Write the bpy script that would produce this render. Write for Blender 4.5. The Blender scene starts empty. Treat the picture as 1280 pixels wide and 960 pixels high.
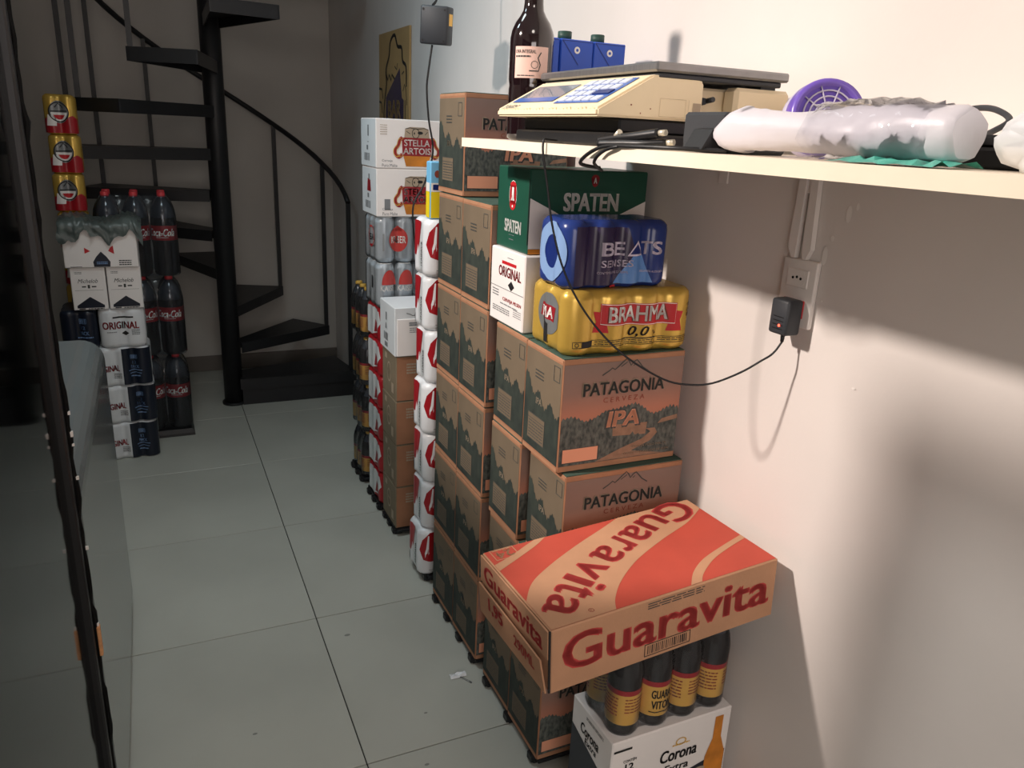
import bpy, bmesh, math, random
from mathutils import Vector, Matrix, geometry
random.seed(11)
SC = bpy.context.scene
COL = SC.collection
R = math.radians

# ------------------------------------------------------------------ camera
EYE = 1.39
pitch, yaw, roll = R(17.842), R(25.181), R(2.761)
fw = Vector((math.sin(yaw)*math.cos(pitch), math.cos(yaw)*math.cos(pitch), -math.sin(pitch)))
rt = Vector((math.cos(yaw), -math.sin(yaw), 0))
up = rt.cross(fw)
r2 = rt*math.cos(roll) + up*math.sin(roll)
u2 = -rt*math.sin(roll) + up*math.cos(roll)
cam = bpy.data.objects.new('camera', bpy.data.cameras.new('camera'))
COL.objects.link(cam)
cam.data.sensor_width = 36
cam.data.lens = 970.56*36/1280
cam.data.clip_start = .02
cam.matrix_world = Matrix(((r2.x, u2.x, -fw.x, 0), (r2.y, u2.y, -fw.y, 0), (r2.z, u2.z, -fw.z, EYE), (0, 0, 0, 1)))
SC.camera = cam

# ------------------------------------------------------------------ world, lamps, added fill lights, exposure
w = bpy.data.worlds.new('room_air'); SC.world = w; w.use_nodes = True
w.node_tree.nodes['Background'].inputs[0].default_value = (.55, .68, .80, 1)
w.node_tree.nodes['Background'].inputs[1].default_value = .05
def area(name, loc, target, size, power, col, shape='DISK', spread=180):
    l = bpy.data.lights.new(name, 'AREA'); l.shape = shape; l.size = size; l.energy = power; l.color = col
    o = bpy.data.objects.new(name, l); COL.objects.link(o); o.location = loc
    l.spread = R(spread)
    d = Vector(target) - Vector(loc); o.rotation_euler = d.to_track_quat('-Z', 'Y').to_euler()
    return o
area('warm_lamp', (-1.0, 1.60, 2.29), (.8, .95, .95), .13, 23, (1.0, .87, .78), spread=105)
area('cool_lamp', (.05, 2.2, 2.74), (.05, 2.2, 0), .5, 5.2, (.86, .98, 1.0), spread=112)
area('cool_wall_fill', (-.30, 2.35, 2.45), (1.0, 2.5, 1.6), .25, 2.6, (.66, .88, 1.0), spread=105)  # added cool fill, aimed at the far upper part of the right wall
area('rear_fill_light', (-.15, -1.35, 1.45), (.35, 1.5, 1.0), 1.2, 21, (1.0, .89, .84), 'SQUARE')  # large fill light added behind the camera for the front faces, no opening there
area('near_fill_light', (.0, -.25, 2.74), (.15, .3, 0), .5, 6, (1.0, .90, .80))  # added overhead fill that lifts the ambient light near the camera
SC.view_settings.view_transform = 'Standard'
SC.view_settings.look = 'None'
SC.view_settings.gamma = 1
SC.view_settings.use_curve_mapping = False
SC.view_settings.exposure = 0.0

# ------------------------------------------------------------------ materials
def lin(c):
    return tuple(((v/255)/12.92 if v/255 <= .04045 else ((v/255+.055)/1.055)**2.4) for v in c)
def mat(name, col, rough=.6, var=.0, vs=8, bump=0, bs=60, metal=0, trans=0, ior=1.45, coat=0, spec=.5, stretch=None, col2=None):
    m = bpy.data.materials.new(name); m.use_nodes = True
    nt = m.node_tree; b = nt.nodes['Principled BSDF']
    c = lin(col)
    b.inputs['Base Color'].default_value = (*c, 1)
    b.inputs['Roughness'].default_value = rough
    b.inputs['Metallic'].default_value = metal
    b.inputs['IOR'].default_value = ior
    b.inputs['Specular IOR Level'].default_value = spec
    if trans: b.inputs['Transmission Weight'].default_value = trans
    if coat: b.inputs['Coat Weight'].default_value = coat; b.inputs['Coat Roughness'].default_value = .08
    if var or bump or col2:
        tc = nt.nodes.new('ShaderNodeTexCoord'); mp = nt.nodes.new('ShaderNodeMapping')
        nt.links.new(tc.outputs['Object'], mp.inputs['Vector'])
        if stretch: mp.inputs['Scale'].default_value = stretch
    if var or col2:
        n = nt.nodes.new('ShaderNodeTexNoise'); n.inputs['Scale'].default_value = vs; n.inputs['Detail'].default_value = 5
        r = nt.nodes.new('ShaderNodeValToRGB')
        r.color_ramp.elements[0].position = .34; r.color_ramp.elements[1].position = .66
        a = lin(col2) if col2 else tuple(v*(1-var) for v in c)
        z = c if col2 else tuple(min(1, v*(1+var)) for v in c)
        r.color_ramp.elements[0].color = (*a, 1); r.color_ramp.elements[1].color = (*z, 1)
        nt.links.new(mp.outputs[0], n.inputs['Vector']); nt.links.new(n.outputs['Fac'], r.inputs[0]); nt.links.new(r.outputs[0], b.inputs['Base Color'])
    if bump:
        n2 = nt.nodes.new('ShaderNodeTexNoise'); n2.inputs['Scale'].default_value = bs; n2.inputs['Detail'].default_value = 4
        bp = nt.nodes.new('ShaderNodeBump'); bp.inputs['Strength'].default_value = bump; bp.inputs['Distance'].default_value = .004
        nt.links.new(mp.outputs[0], n2.inputs['Vector']); nt.links.new(n2.outputs['Fac'], bp.inputs['Height']); nt.links.new(bp.outputs[0], b.inputs['Normal'])
    return m
def zramp(name, stops, rough=.7, var=.06):
    m = bpy.data.materials.new(name); m.use_nodes = True
    nt = m.node_tree; b = nt.nodes['Principled BSDF']; b.inputs['Roughness'].default_value = rough
    tc = nt.nodes.new('ShaderNodeTexCoord'); sp = nt.nodes.new('ShaderNodeSeparateXYZ'); r = nt.nodes.new('ShaderNodeValToRGB')
    nt.links.new(tc.outputs['Object'], sp.inputs[0]); 
    mr = nt.nodes.new('ShaderNodeMapRange'); mr.inputs[1].default_value = stops[0][0]; mr.inputs[2].default_value = stops[-1][0]
    nt.links.new(sp.outputs[2], mr.inputs[0]); nt.links.new(mr.outputs[0], r.inputs[0])
    z0, z1 = stops[0][0], stops[-1][0]
    while len(r.color_ramp.elements) < len(stops): r.color_ramp.elements.new(.5)
    for e, (z, c) in zip(r.color_ramp.elements, stops):
        e.position = (z-z0)/(z1-z0); e.color = (*lin(c), 1)
    nt.links.new(r.outputs[0], b.inputs['Base Color'])
    return m
def film_mat(name, alpha=.12, tint=(235, 240, 245), rough=.12, wrinkle=.6):
    m = bpy.data.materials.new(name); m.use_nodes = True
    nt = m.node_tree; nt.nodes.remove(nt.nodes['Principled BSDF'])
    out = nt.nodes['Material Output']
    t = nt.nodes.new('ShaderNodeBsdfTransparent'); t.inputs[0].default_value = (*lin(tint), 1)
    g = nt.nodes.new('ShaderNodeBsdfGlossy'); g.inputs['Roughness'].default_value = rough
    d = nt.nodes.new('ShaderNodeBsdfDiffuse'); d.inputs[0].default_value = (*lin(tint), 1)
    lw = nt.nodes.new('ShaderNodeLayerWeight'); lw.inputs['Blend'].default_value = .25
    m1 = nt.nodes.new('ShaderNodeMixShader'); m2 = nt.nodes.new('ShaderNodeMixShader')
    m1.inputs[0].default_value = alpha
    nt.links.new(t.outputs[0], m1.inputs[1]); nt.links.new(d.outputs[0], m1.inputs[2])
    nt.links.new(lw.outputs['Fresnel'], m2.inputs[0]); nt.links.new(m1.outputs[0], m2.inputs[1]); nt.links.new(g.outputs[0], m2.inputs[2])
    tc = nt.nodes.new('ShaderNodeTexCoord'); n = nt.nodes.new('ShaderNodeTexNoise'); n.inputs['Scale'].default_value = 26; n.inputs['Detail'].default_value = 3
    bp = nt.nodes.new('ShaderNodeBump'); bp.inputs['Strength'].default_value = wrinkle; bp.inputs['Distance'].default_value = .004
    nt.links.new(tc.outputs['Object'], n.inputs['Vector']); nt.links.new(n.outputs['Fac'], bp.inputs['Height']); nt.links.new(bp.outputs[0], g.inputs['Normal'])
    nt.links.new(bp.outputs[0], lw.inputs['Normal'])
    nt.links.new(m2.outputs[0], out.inputs[0])
    return m
def emit(name, col, s):
    m = mat(name, col, .3); b = m.node_tree.nodes['Principled BSDF']
    b.inputs['Emission Color'].default_value = (*lin(col), 1); b.inputs['Emission Strength'].default_value = s
    return m

M = {}
M['wall'] = mat('wall_paint', (220, 214, 210), .75, .035, 3, .05, 120)
M['wall_grey'] = mat('back_wall_paint', (196, 192, 186), .8, .05, 2.5, .05, 120)
M['ceil'] = mat('ceiling_paint', (205, 205, 205), .8)
M['tile'] = mat('floor_tile', (178, 180, 172), .34, .07, 2.2, .02, 40)
M['grout'] = mat('floor_grout', (40, 40, 38), .9)
M['skirt'] = mat('skirting_tile', (112, 106, 100), .5, .05, 5)
M['black_steel'] = mat('black_painted_steel', (30, 31, 34), .45, .15, 9, .06, 90)
M['black'] = mat('black_plastic', (24, 25, 28), .42, .1, 12, .04, 200)
M['black2'] = mat('charcoal_plastic', (52, 55, 60), .5, .08, 12, .05, 300)
M['rubber'] = mat('black_rubber', (5, 5, 6), .8, .2, 30, .3, 80, spec=.15)
M['gloss_black'] = mat('glossy_dark_door', (20, 21, 23), .10, .1, 6, 0, 40, spec=.8, coat=.5)
M['tint'] = film_mat('tinted_glass', .0, (196, 202, 204), .06, 0)
M['enamel'] = mat('grey_enamel', (112, 119, 121), .20, .03, 3, 0, 40, coat=.4)
M['card'] = mat('cardboard', (158, 112, 84), .85, .10, 14, .12, 160)
M['card2'] = mat('cardboard_edge', (170, 124, 94), .85, .08, 30, .1, 200)
M['card_dark'] = mat('olive_cardboard', (124, 112, 92), .85, .10, 12, .12, 160)
M['sky'] = zramp('sunset_print', [(.02, (168, 116, 96)), (.118, (184, 122, 98)), (.165, (146, 114, 101)), (.23, (134, 114, 104))])
M['sky_side'] = mat('side_print_tone', (112, 98, 80), .8, .08, 10)
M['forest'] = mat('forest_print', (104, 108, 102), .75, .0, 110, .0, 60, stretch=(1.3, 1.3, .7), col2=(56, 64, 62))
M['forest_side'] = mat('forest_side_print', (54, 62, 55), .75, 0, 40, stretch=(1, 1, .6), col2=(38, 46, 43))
M['slate'] = mat('slate_ink', (66, 68, 66), .7)
M['slate_hi'] = mat('pale_ink', (168, 152, 132), .7)
M['salmon'] = mat('salmon_ink', (232, 164, 132), .75)
M['rust'] = mat('rust_ink', (140, 66, 50), .7)
M['path'] = mat('path_print', (150, 118, 96), .75, .15, 60)
M['teal_card'] = mat('green_carton_top', (62, 86, 76), .75, .1, 9)
M['white_card'] = mat('white_carton', (236, 232, 230), .5, .03, 6)
M['white_card_cool'] = mat('white_carton_cool_shade', (216, 222, 226), .5, .03, 6)  # same white card toned cooler and darker, shade put into the colour
M['grey_ink'] = mat('grey_ink', (120, 124, 128), .6)
M['black_ink'] = mat('black_ink', (26, 26, 28), .6)
M['navy'] = mat('navy_print', (22, 29, 44), .35, .1, 8)
M['red_ink'] = mat('red_ink', (190, 32, 40), .45)
M['dark_red'] = mat('dark_red_ink', (142, 26, 36), .45, .06, 9)
M['white_ink'] = mat('white_ink', (240, 238, 235), .45)
M['gold_ink'] = mat('gold_ink', (206, 164, 74), .4, .12, 14)
M['amber'] = mat('amber_ink', (205, 128, 40), .5, .2, 20)
M['green_card'] = mat('dark_green_carton', (26, 78, 62), .42, .07, 8)
M['gold_film'] = mat('gold_film', (208, 172, 80), .27, .07, 11, .10, 30, metal=.4)
M['blue_film'] = mat('blue_film', (38, 58, 124), .22, .08, 7, .08, 30)
M['plum_film'] = mat('plum_ink', (48, 38, 72), .25, .1, 9)
M['sky_blue'] = mat('sky_blue_ink', (92, 140, 205), .3)
M['deep_blue'] = mat('deep_blue_ink', (22, 42, 110), .3)
M['pale_blue'] = mat('pale_blue_film', (128, 160, 205), .25)
M['lavender'] = mat('lavender_ink', (214, 206, 226), .35)
M['silver'] = mat('can_silver', (216, 222, 224), .32, .05, 10, metal=.2)
M['silver_dark'] = mat('dark_silver_print', (132, 136, 138), .35, .08, 14, metal=.4)  # flat dark silver ink of the badges
M['kaiser_red'] = mat('brick_red_ink', (176, 58, 54), .35)
M['white_film'] = mat('white_wrap', (226, 230, 234), .28, .04, 9, .22, 22)
M['red_film'] = mat('red_wrap', (160, 28, 38), .28, .08, 9, .15, 22)
M['clear'] = film_mat('clear_film', .025)
M['clear_cola'] = film_mat('bottle_pack_film', .03, (206, 214, 222), .14)
M['clear2'] = film_mat('clear_bag_film', .03, (246, 246, 248), .08)
M['cola'] = mat('dark_cola', (22, 12, 12), .10, .1, 8, spec=.7)
M['cola_clear'] = mat('pet_neck', (64, 66, 72), .12, .1, 8, spec=.7)
M['cola_red'] = mat('cola_label', (198, 36, 44), .4)
M['cap_red'] = mat('red_cap', (206, 62, 70), .4)
M['yellow_label'] = mat('yellow_label', (250, 196, 92), .5, .06, 30)
M['yellow'] = mat('yellow_carton', (240, 216, 30), .45)
M['light_blue'] = mat('light_blue_carton', (120, 190, 232), .45)
M['cream'] = mat('cream_plastic', (236, 218, 184), .48, .05, 6, .03, 160)
M['cream2'] = mat('worn_cream_plastic', (196, 178, 146), .6, .2, 60)
M['steel'] = mat('brushed_steel', (150, 150, 152), .36, .08, 30, .05, 200, metal=.85, stretch=(1, 12, 1))
M['lcd'] = mat('display_window', (126, 138, 152), .12, .12, 9, coat=.5)
M['lcd_blue'] = mat('blue_panel', (70, 104, 176), .3)
M['key'] = mat('pale_key', (206, 216, 232), .4)
M['glass_dark'] = mat('dark_wine_glass', (26, 12, 16), .07, .1, 6, spec=.8, coat=.6)
M['glass_neck'] = mat('clear_glass_neck', (196, 196, 198), .06, 0, 8, spec=.7)
M['pink_label'] = mat('pink_paper_label', (226, 190, 178), .6, .05, 20)
M['blue_carton'] = mat('blue_carton', (46, 88, 196), .3, .06, 9)
M['blue_fold'] = mat('blue_carton_fold', (26, 54, 132), .4)
M['green_cap'] = mat('dark_green_cap', (40, 70, 62), .5)
M['shelf'] = mat('shelf_laminate', (234, 222, 202), .5, .06, 5, .03, 90)
M['white_plastic'] = mat('white_plastic', (228, 222, 218), .38, .02, 9)
M['purple'] = mat('purple_plastic', (112, 88, 186), .3)
M['purple_dark'] = mat('purple_mesh', (74, 66, 110), .5, .3, 160)
M['grille'] = mat('grey_grille', (190, 184, 208), .45)
M['roll'] = mat('white_bag_roll', (206, 204, 212), .38, .03, 12, .30, 26)
M['teal'] = mat('teal_bag', (70, 168, 150), .35, .2, 30, .3, 60)
M['grey_bag'] = mat('grey_plastic_bag', (84, 94, 92), .32, .25, 22, .6, 34)
M['kraft'] = mat('kraft_poster', (176, 146, 100), .7, .08, 6)
M['orange'] = mat('orange_red_print', (184, 74, 58), .7, .06, 12)
M['guara_card'] = mat('tan_carton', (186, 140, 108), .8, .07, 10, .10, 150)
M['guara_red'] = mat('red_lettering', (190, 66, 64), .7, .05, 14)
M['brass'] = mat('pale_metal', (220, 214, 196), .35, metal=.5)
M['led'] = emit('led_red', (255, 70, 50), 6)
M['wood'] = mat('pale_wood', (206, 150, 104), .7, .12, 20, stretch=(1, 1, 8))
M['dirt'] = mat('dried_paint', (236, 232, 228), .6)
M['stain'] = mat('floor_stain', (128, 130, 124), .6)

# ------------------------------------------------------------------ mesh builder
class MB:
    def __init__(s): s.bm = bmesh.new()
    def _tag(s, faces, m, smooth=False):
        for f in faces: f.material_index = m; f.smooth = smooth
    def box(s, x0, x1, y0, y1, z0, z1, m=0, bev=0, seg=1, mtx=None):
        b = bmesh.new(); bmesh.ops.create_cube(b, size=1)
        for v in b.verts: v.co = Vector((x0+(v.co.x+.5)*(x1-x0), y0+(v.co.y+.5)*(y1-y0), z0+(v.co.z+.5)*(z1-z0)))
        if bev: bmesh.ops.bevel(b, geom=b.edges[:], offset=bev, segments=seg, affect='EDGES', profile=.5)
        if mtx:
            for v in b.verts: v.co = mtx @ v.co
        s._merge(b, m, seg > 1)
    def _merge(s, b, m, smooth=False):
        vm = {v: s.bm.verts.new(v.co) for v in b.verts}
        for f in b.faces:
            n = s.bm.faces.new([vm[v] for v in f.verts]); n.material_index = m; n.smooth = smooth
        b.free()
    def loft(s, rings, m=0, closed=True, cap=True, smooth=True, ms=None):
        L = [[s.bm.verts.new(p) for p in r] for r in rings]
        n = len(L[0])
        for i in range(len(L)-1):
            for j in range(n if closed else n-1):
                k = (j+1) % n
                try:
                    f = s.bm.faces.new((L[i][j], L[i][k], L[i+1][k], L[i+1][j])); f.material_index = ms[i] if ms else m; f.smooth = smooth
                except ValueError: pass
        if cap:
            for r, rev in ((L[0], True), (L[-1], False)):
                f = s.bm.faces.new(r[::-1] if rev else r); f.material_index = (ms[0] if rev else ms[-1]) if ms else m
    def lathe(s, prof, n=24, m=0, c=(0, 0, 0), ms=None, mtx=None):
        rings = []
        for r, z in prof:
            r = max(r, .0002)
            pts = [Vector((c[0]+r*math.cos(2*math.pi*k/n), c[1]+r*math.sin(2*math.pi*k/n), c[2]+z)) for k in range(n)]
            rings.append([mtx @ p for p in pts] if mtx else pts)
        s.loft(rings, m, ms=ms)
    def cyl(s, p0, p1, r0, r1=None, n=14, m=0):
        s.tube([p0, p1], [r0, r0 if r1 is None else r1], n, m)
    def tube(s, pts, r, n=8, m=0):
        pts = [Vector(p) for p in pts]; rings = []
        ref = None
        for i, p in enumerate(pts):
            t = (pts[min(i+1, len(pts)-1)] - pts[max(i-1, 0)]).normalized()
            if ref is None: ref = t.orthogonal().normalized()
            a = (ref - t*ref.dot(t)).normalized(); b = t.cross(a); ref = a
            rr = r[i] if isinstance(r, (list, tuple)) else r
            rings.append([p + (a*math.cos(2*math.pi*k/n) + b*math.sin(2*math.pi*k/n))*rr for k in range(n)])
        s.loft(rings, m)
    def prism(s, poly, fn, a, b, m=0):
        """poly 2-D, fn(u,v,t) -> 3-D, extruded from t=a to t=b"""
        A = [s.bm.verts.new(fn(u, v, a)) for u, v in poly]; B = [s.bm.verts.new(fn(u, v, b)) for u, v in poly]
        n = len(poly)
        for i in range(n):
            f = s.bm.faces.new((A[i], A[(i+1) % n], B[(i+1) % n], B[i])); f.material_index = m
        for q in (A[::-1], B):
            f = s.bm.faces.new(q); f.material_index = m
    def build(s, name, mats, parent=None, label=None, loc=None):
        bmesh.ops.recalc_face_normals(s.bm, faces=s.bm.faces[:])
        me = bpy.data.meshes.new(name); s.bm.to_mesh(me); s.bm.free()
        for mm in (mats if isinstance(mats, (list, tuple)) else [mats]): me.materials.append(M[mm])
        o = bpy.data.objects.new(name, me); COL.objects.link(o)
        if parent: o.parent = parent
        if label: o['label'] = label
        if loc: o.location = loc
        return o
def catmull(P, k=6):
    P = [Vector(p) for p in P]; out = []
    for i in range(len(P)-1):
        a, b, c, d = P[max(i-1, 0)], P[i], P[i+1], P[min(i+2, len(P)-1)]
        for j in range(k):
            t = j/k
            out.append(.5*((2*b)+(c-a)*t+(2*a-5*b+4*c-d)*t*t+(3*b-a-3*c+d)*t**3))
    return out+[P[-1]]
def thing(name, label, cat, loc=(0, 0, 0), rz=0, group=None, rot=None):
    o = bpy.data.objects.new(name, None); o.empty_display_size = .05; COL.objects.link(o)
    o.location = loc; o.rotation_euler = rot or (0, 0, rz); o['label'] = label; o['category'] = cat
    if group: o['group'] = group
    return o
def tag(o, label, cat, group=None):
    o['label'] = label; o['category'] = cat
    if group: o['group'] = group
    return o
KIDS = {}
def dup(root, loc, rz=0, label=None):
    r = root.copy(); COL.objects.link(r); r.location = loc; r.rotation_euler = (0, 0, rz)
    if label: r['label'] = label
    for ch in list(root.children):
        c = ch.copy(); COL.objects.link(c); c.parent = r
        for g in list(ch.children):
            d = g.copy(); COL.objects.link(d); d.parent = c
    return r

# ------------------------------------------------------------------ flat print: 2-D shapes laid on surfaces
_TC = {}
def raw_text(s, bold, shear, space):
    k = (s, bold, shear, space)
    if k not in _TC:
        cu = bpy.data.curves.new('t', 'FONT'); cu.body = s; cu.offset = bold; cu.shear = shear; cu.space_character = space; cu.resolution_u = 3
        o = bpy.data.objects.new('t', cu); COL.objects.link(o)
        dg = bpy.context.evaluated_depsgraph_get(); ev = o.evaluated_get(dg); me = ev.to_mesh()
        V = [(v.co.x, v.co.y) for v in me.vertices]; F = [tuple(p.vertices) for p in me.polygons]
        ev.to_mesh_clear(); bpy.data.objects.remove(o); bpy.data.curves.remove(cu)
        _TC[k] = (V, F)
    return _TC[k]
def text(s, cx, cy, w, h, bold=.02, shear=0, space=1, rot=0, flip=False):
    V, F = raw_text(s, 0, shear, space)
    if not V: return ([], [])
    x0, x1 = min(v[0] for v in V), max(v[0] for v in V); y0, y1 = min(v[1] for v in V), max(v[1] for v in V)
    ca, sa = math.cos(rot), math.sin(rot); out = []; FF = []
    e = max(0, bold)*h*.9
    sh = [(0, 0)] if e < 1e-5 else [(-e, -e*.5), (e, -e*.5), (-e, e*.5), (e, e*.5), (0, 0)]
    for ox, oy in sh:
        o = len(out)
        for x, y in V:
            a = ((x-x0)/(x1-x0)-.5)*(w-2*e)+ox; b = ((y-y0)/max(y1-y0, 1e-6)-.5)*(h-e)+oy
            out.append((cx+a*ca-b*sa, cy+a*sa+b*ca))
        FF += [tuple(i+o for i in f) for f in F]
    return (out, FF)
def poly(pts):
    tri = geometry.tessellate_polygon([[Vector((x, y, 0)) for x, y in pts]])
    return (list(pts), [tuple(t) for t in tri])
def rect(x0, y0, x1, y1): return ([(x0, y0), (x1, y0), (x1, y1), (x0, y1)], [(0, 1, 2, 3)])
def ell(cx, cy, rx, ry, n=28, a0=0, a1=360):
    if a1-a0 >= 360: return poly([(cx+rx*math.cos(2*math.pi*k/n), cy+ry*math.sin(2*math.pi*k/n)) for k in range(n)])
    return poly([(cx+rx*math.cos(R(a0+(a1-a0)*k/n)), cy+ry*math.sin(R(a0+(a1-a0)*k/n))) for k in range(n+1)])
def stroke(pts, wd, closed=False):
    V, F = [], []
    n = len(pts)
    for i, p in enumerate(pts):
        a = pts[(i-1) % n] if (i or closed) else p; b = pts[(i+1) % n] if (i < n-1 or closed) else p
        dx, dy = b[0]-a[0], b[1]-a[1]; l = math.hypot(dx, dy) or 1
        V += [(p[0]-dy/l*wd/2, p[1]+dx/l*wd/2), (p[0]+dy/l*wd/2, p[1]-dx/l*wd/2)]
    for i in range(n if closed else n-1):
        j = (i+1) % n; F.append((2*i, 2*i+1, 2*j+1, 2*j))
    return (V, F)
def frame(x0, y0, x1, y1, t):
    return merge(rect(x0, y0, x1, y0+t), rect(x0, y1-t, x1, y1), rect(x0, y0+t, x0+t, y1-t), rect(x1-t, y0+t, x1, y1-t))
def ring(cx, cy, r0, r1, n=36, e=1):
    V, F = [], []
    for k in range(n):
        a = 2*math.pi*k/n; c, s_ = math.cos(a), math.sin(a)
        V += [(cx+r0*c, cy+r0*s_*e), (cx+r1*c, cy+r1*s_*e)]
        j = (k+1) % n; F.append((2*k, 2*k+1, 2*j+1, 2*j))
    return (V, F)
def merge(*sh):
    V, F = [], []
    for v, f in sh:
        o = len(V); V += v; F += [tuple(i+o for i in q) for q in f]
    return (V, F)
def bars(x0, y0, x1, y1, n, seed=1):
    rr = random.Random(seed); out = []; x = x0
    st = (x1-x0)/n
    for i in range(n):
        out.append(rect(x+st*.1, y0, x+st*rr.uniform(.3, .8), y1)); x += st
    return merge(*out)
def lines(x0, y0, x1, y1, n, seed=1, fill=.5):
    rr = random.Random(seed); out = []; st = (y1-y0)/n
    for i in range(n):
        y = y1-st*(i+1)+st*(1-fill)/2; x = x0
        while x < x1:
            l = rr.uniform(.08, .25)*(x1-x0); out.append(rect(x, y, min(x1, x+l), y+st*fill)); x += l+.03*(x1-x0)
    return merge(*out)
def print_on(name, shapes, fn, m, parent, off=.0006, cuts=None, label=None):
    """fn(u, v, off) -> 3-D"""
    V, F = merge(*shapes) if isinstance(shapes, list) else shapes
    if not V: return None
    b = bmesh.new(); vs = [b.verts.new((x, y, 0)) for x, y in V]
    for f in F:
        try: b.faces.new([vs[i] for i in f])
        except ValueError: pass
    if cuts:
        u0, u1 = min(v[0] for v in V), max(v[0] for v in V)
        for c in cuts:
            if u0 < c < u1:
                bmesh.ops.bisect_plane(b, geom=b.verts[:]+b.edges[:]+b.faces[:], plane_co=(c, 0, 0), plane_no=(1, 0, 0))
    for v in b.verts: v.co = Vector(fn(v.co.x, v.co.y, off))
    me = bpy.data.meshes.new(name); b.to_mesh(me); b.free(); me.materials.append(M[m])
    if cuts:
        for p in me.polygons: p.use_smooth = True
    o = bpy.data.objects.new(name, me); COL.objects.link(o)
    if parent: o.parent = parent
    if label: o['label'] = label
    return o
def face(kind, w, d, h):
    if kind == 'front': return lambda u, v, o: (u, -d/2-o, v)
    if kind == 'left': return lambda u, v, o: (-w/2-o, -u, v)
    if kind == 'right': return lambda u, v, o: (w/2+o, u, v)
    if kind == 'top': return lambda u, v, o: (u, v, h+o)

# ------------------------------------------------------------------ packs: outline of cans in shrink film
def outline(W, D, nx, ny, inset=0, half=50):
    rx, ry = W/2/nx, D/2/ny; out = []; hs = min(half, 26)
    def arc(cx, cy, a0, a1, k):
        for i in range(k+1):
            a = R(a0+(a1-a0)*i/k); out.append((cx+(rx-inset)*math.cos(a), cy+(ry-inset)*math.sin(a)))
    X = [-W/2+rx*(2*i+1) for i in range(nx)]; Y = [-D/2+ry*(2*i+1) for i in range(ny)]
    arc(X[0], Y[0], 180-hs, 270+half, 14)
    for x in X[1:-1]: arc(x, Y[0], 270-half, 270+half, 8)
    arc(X[-1], Y[0], 270-half, 360+hs, 14)
    for y in Y[1:-1]: arc(X[-1], y, -hs, hs, 6)
    arc(X[-1], Y[-1], -hs, 90+half, 14)
    for x in X[1:-1][::-1]: arc(x, Y[-1], 90-half, 90+half, 8)
    arc(X[0], Y[-1], 90-half, 180+hs, 14)
    for y in Y[1:-1][::-1]: arc(X[0], y, 180-hs, 180+hs, 6)
    return out
class Wrap:
    """s along the outline (0 = middle of the front), v = height"""
    def __init__(s, W, D, nx, ny, half=50):
        P = outline(W, D, nx, ny, 0, half); n = len(P); s.P = P; s.n = n
        S = [0]
        for i in range(n): S.append(S[-1]+math.dist(P[i], P[(i+1) % n]))
        s.L = S[-1]; s.S = S
        def find(cond):
            for i in range(n):
                a, b = P[i], P[(i+1) % n]
                t = cond(a, b)
                if t is not None: return S[i]+t*(S[i+1]-S[i])
        s.s0 = find(lambda a, b: (-a[0])/(b[0]-a[0]) if a[1] < 0 and b[1] < 0 and a[0] <= 0 < b[0] else None)
        sl = find(lambda a, b: (a[1])/(a[1]-b[1]) if a[0] < 0 and b[0] < 0 and a[1] >= 0 > b[1] else None)
        s.left = sl-s.s0
        while s.left > 0: s.left -= s.L
        s.cuts = sorted({round(q-s.s0+k, 5) for q in S for k in (-s.L, 0)})
        s.cuts = [c for c in s.cuts if s.left*2 < c < -s.left*1.2]
    def __call__(s, u, v, off):
        q = (u+s.s0) % s.L
        lo = 0
        for i in range(s.n):
            if s.S[i] <= q <= s.S[i+1]: lo = i; break
        a, b = s.P[lo], s.P[(lo+1) % s.n]; l = s.S[lo+1]-s.S[lo] or 1; t = (q-s.S[lo])/l
        nx, ny = (b[1]-a[1])/l, -(b[0]-a[0])/l
        return (a[0]+(b[0]-a[0])*t+nx*off, a[1]+(b[1]-a[1])*t+ny*off, v)
def film_body(root, W, D, h, nx, ny, m, name='shrink_film', half=50, wob=0, flat=False):
    mb = MB(); rr = random.Random(3)
    rings = []
    prof = [(0, .008), (.008, .001), (.018, 0), (h*.5, 0), (h-.02, 0), (h-.010, .0015), (h-.003, .008), (h, .014)]
    if flat: prof = [(0, .003), (.004, 0), (h*.5, 0), (h-.004, 0), (h, .003)]
    for z, ins in prof:
        rings.append([Vector((x+rr.uniform(-wob, wob), y+rr.uniform(-wob, wob), z)) for x, y in outline(W, D, nx, ny, ins, half)])
    mb.loft(rings)
    return mb.build(name, m, root)

# ================================================================== the room
def struct(o): o['kind'] = 'structure'; return o
WX = lambda y: 1.020-.012*(y-.9)          # the right wall is very slightly out of square
fl = MB(); fl.box(-1.42, 1.12, -1.5, 4.74, -.08, -.004)
floor = struct(fl.build('floor', 'grout'))
tb = {}
xs = [-1.4565+.6*k for k in range(5)]; ys = [-1.588+.6*k for k in range(11)]
for i, x in enumerate(xs):
    for j, y in enumerate(ys):
        x0, x1 = max(x, -1.4), min(x+.6, 1.06); y0, y1 = max(y, -1.5), min(y+.6, 4.70)
        if x1-x0 < .05 or y1-y0 < .05: continue
        k = (round(x1-x0, 3), round(y1-y0, 3))
        if k not in tb:
            t = MB(); t.box(-k[0]/2+.0014, k[0]/2-.0014, -k[1]/2+.0014, k[1]/2-.0014, -.004, 0, bev=.0008)
            o = t.build('tile', 'tile', floor); tb[k] = o.data
        else:
            o = bpy.data.objects.new('tile', tb[k]); COL.objects.link(o); o.parent = floor
        o.location = ((x0+x1)/2, (y0+y1)/2, 0)
wr = MB(); wr.prism([(WX(-1.5), -1.5), (1.14, -1.5), (1.14, 4.74), (WX(4.64), 4.74)], lambda u, v, t: (u, v, t), 0, 2.80)
wall_right = struct(wr.build('wall_right', 'wall'))
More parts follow.
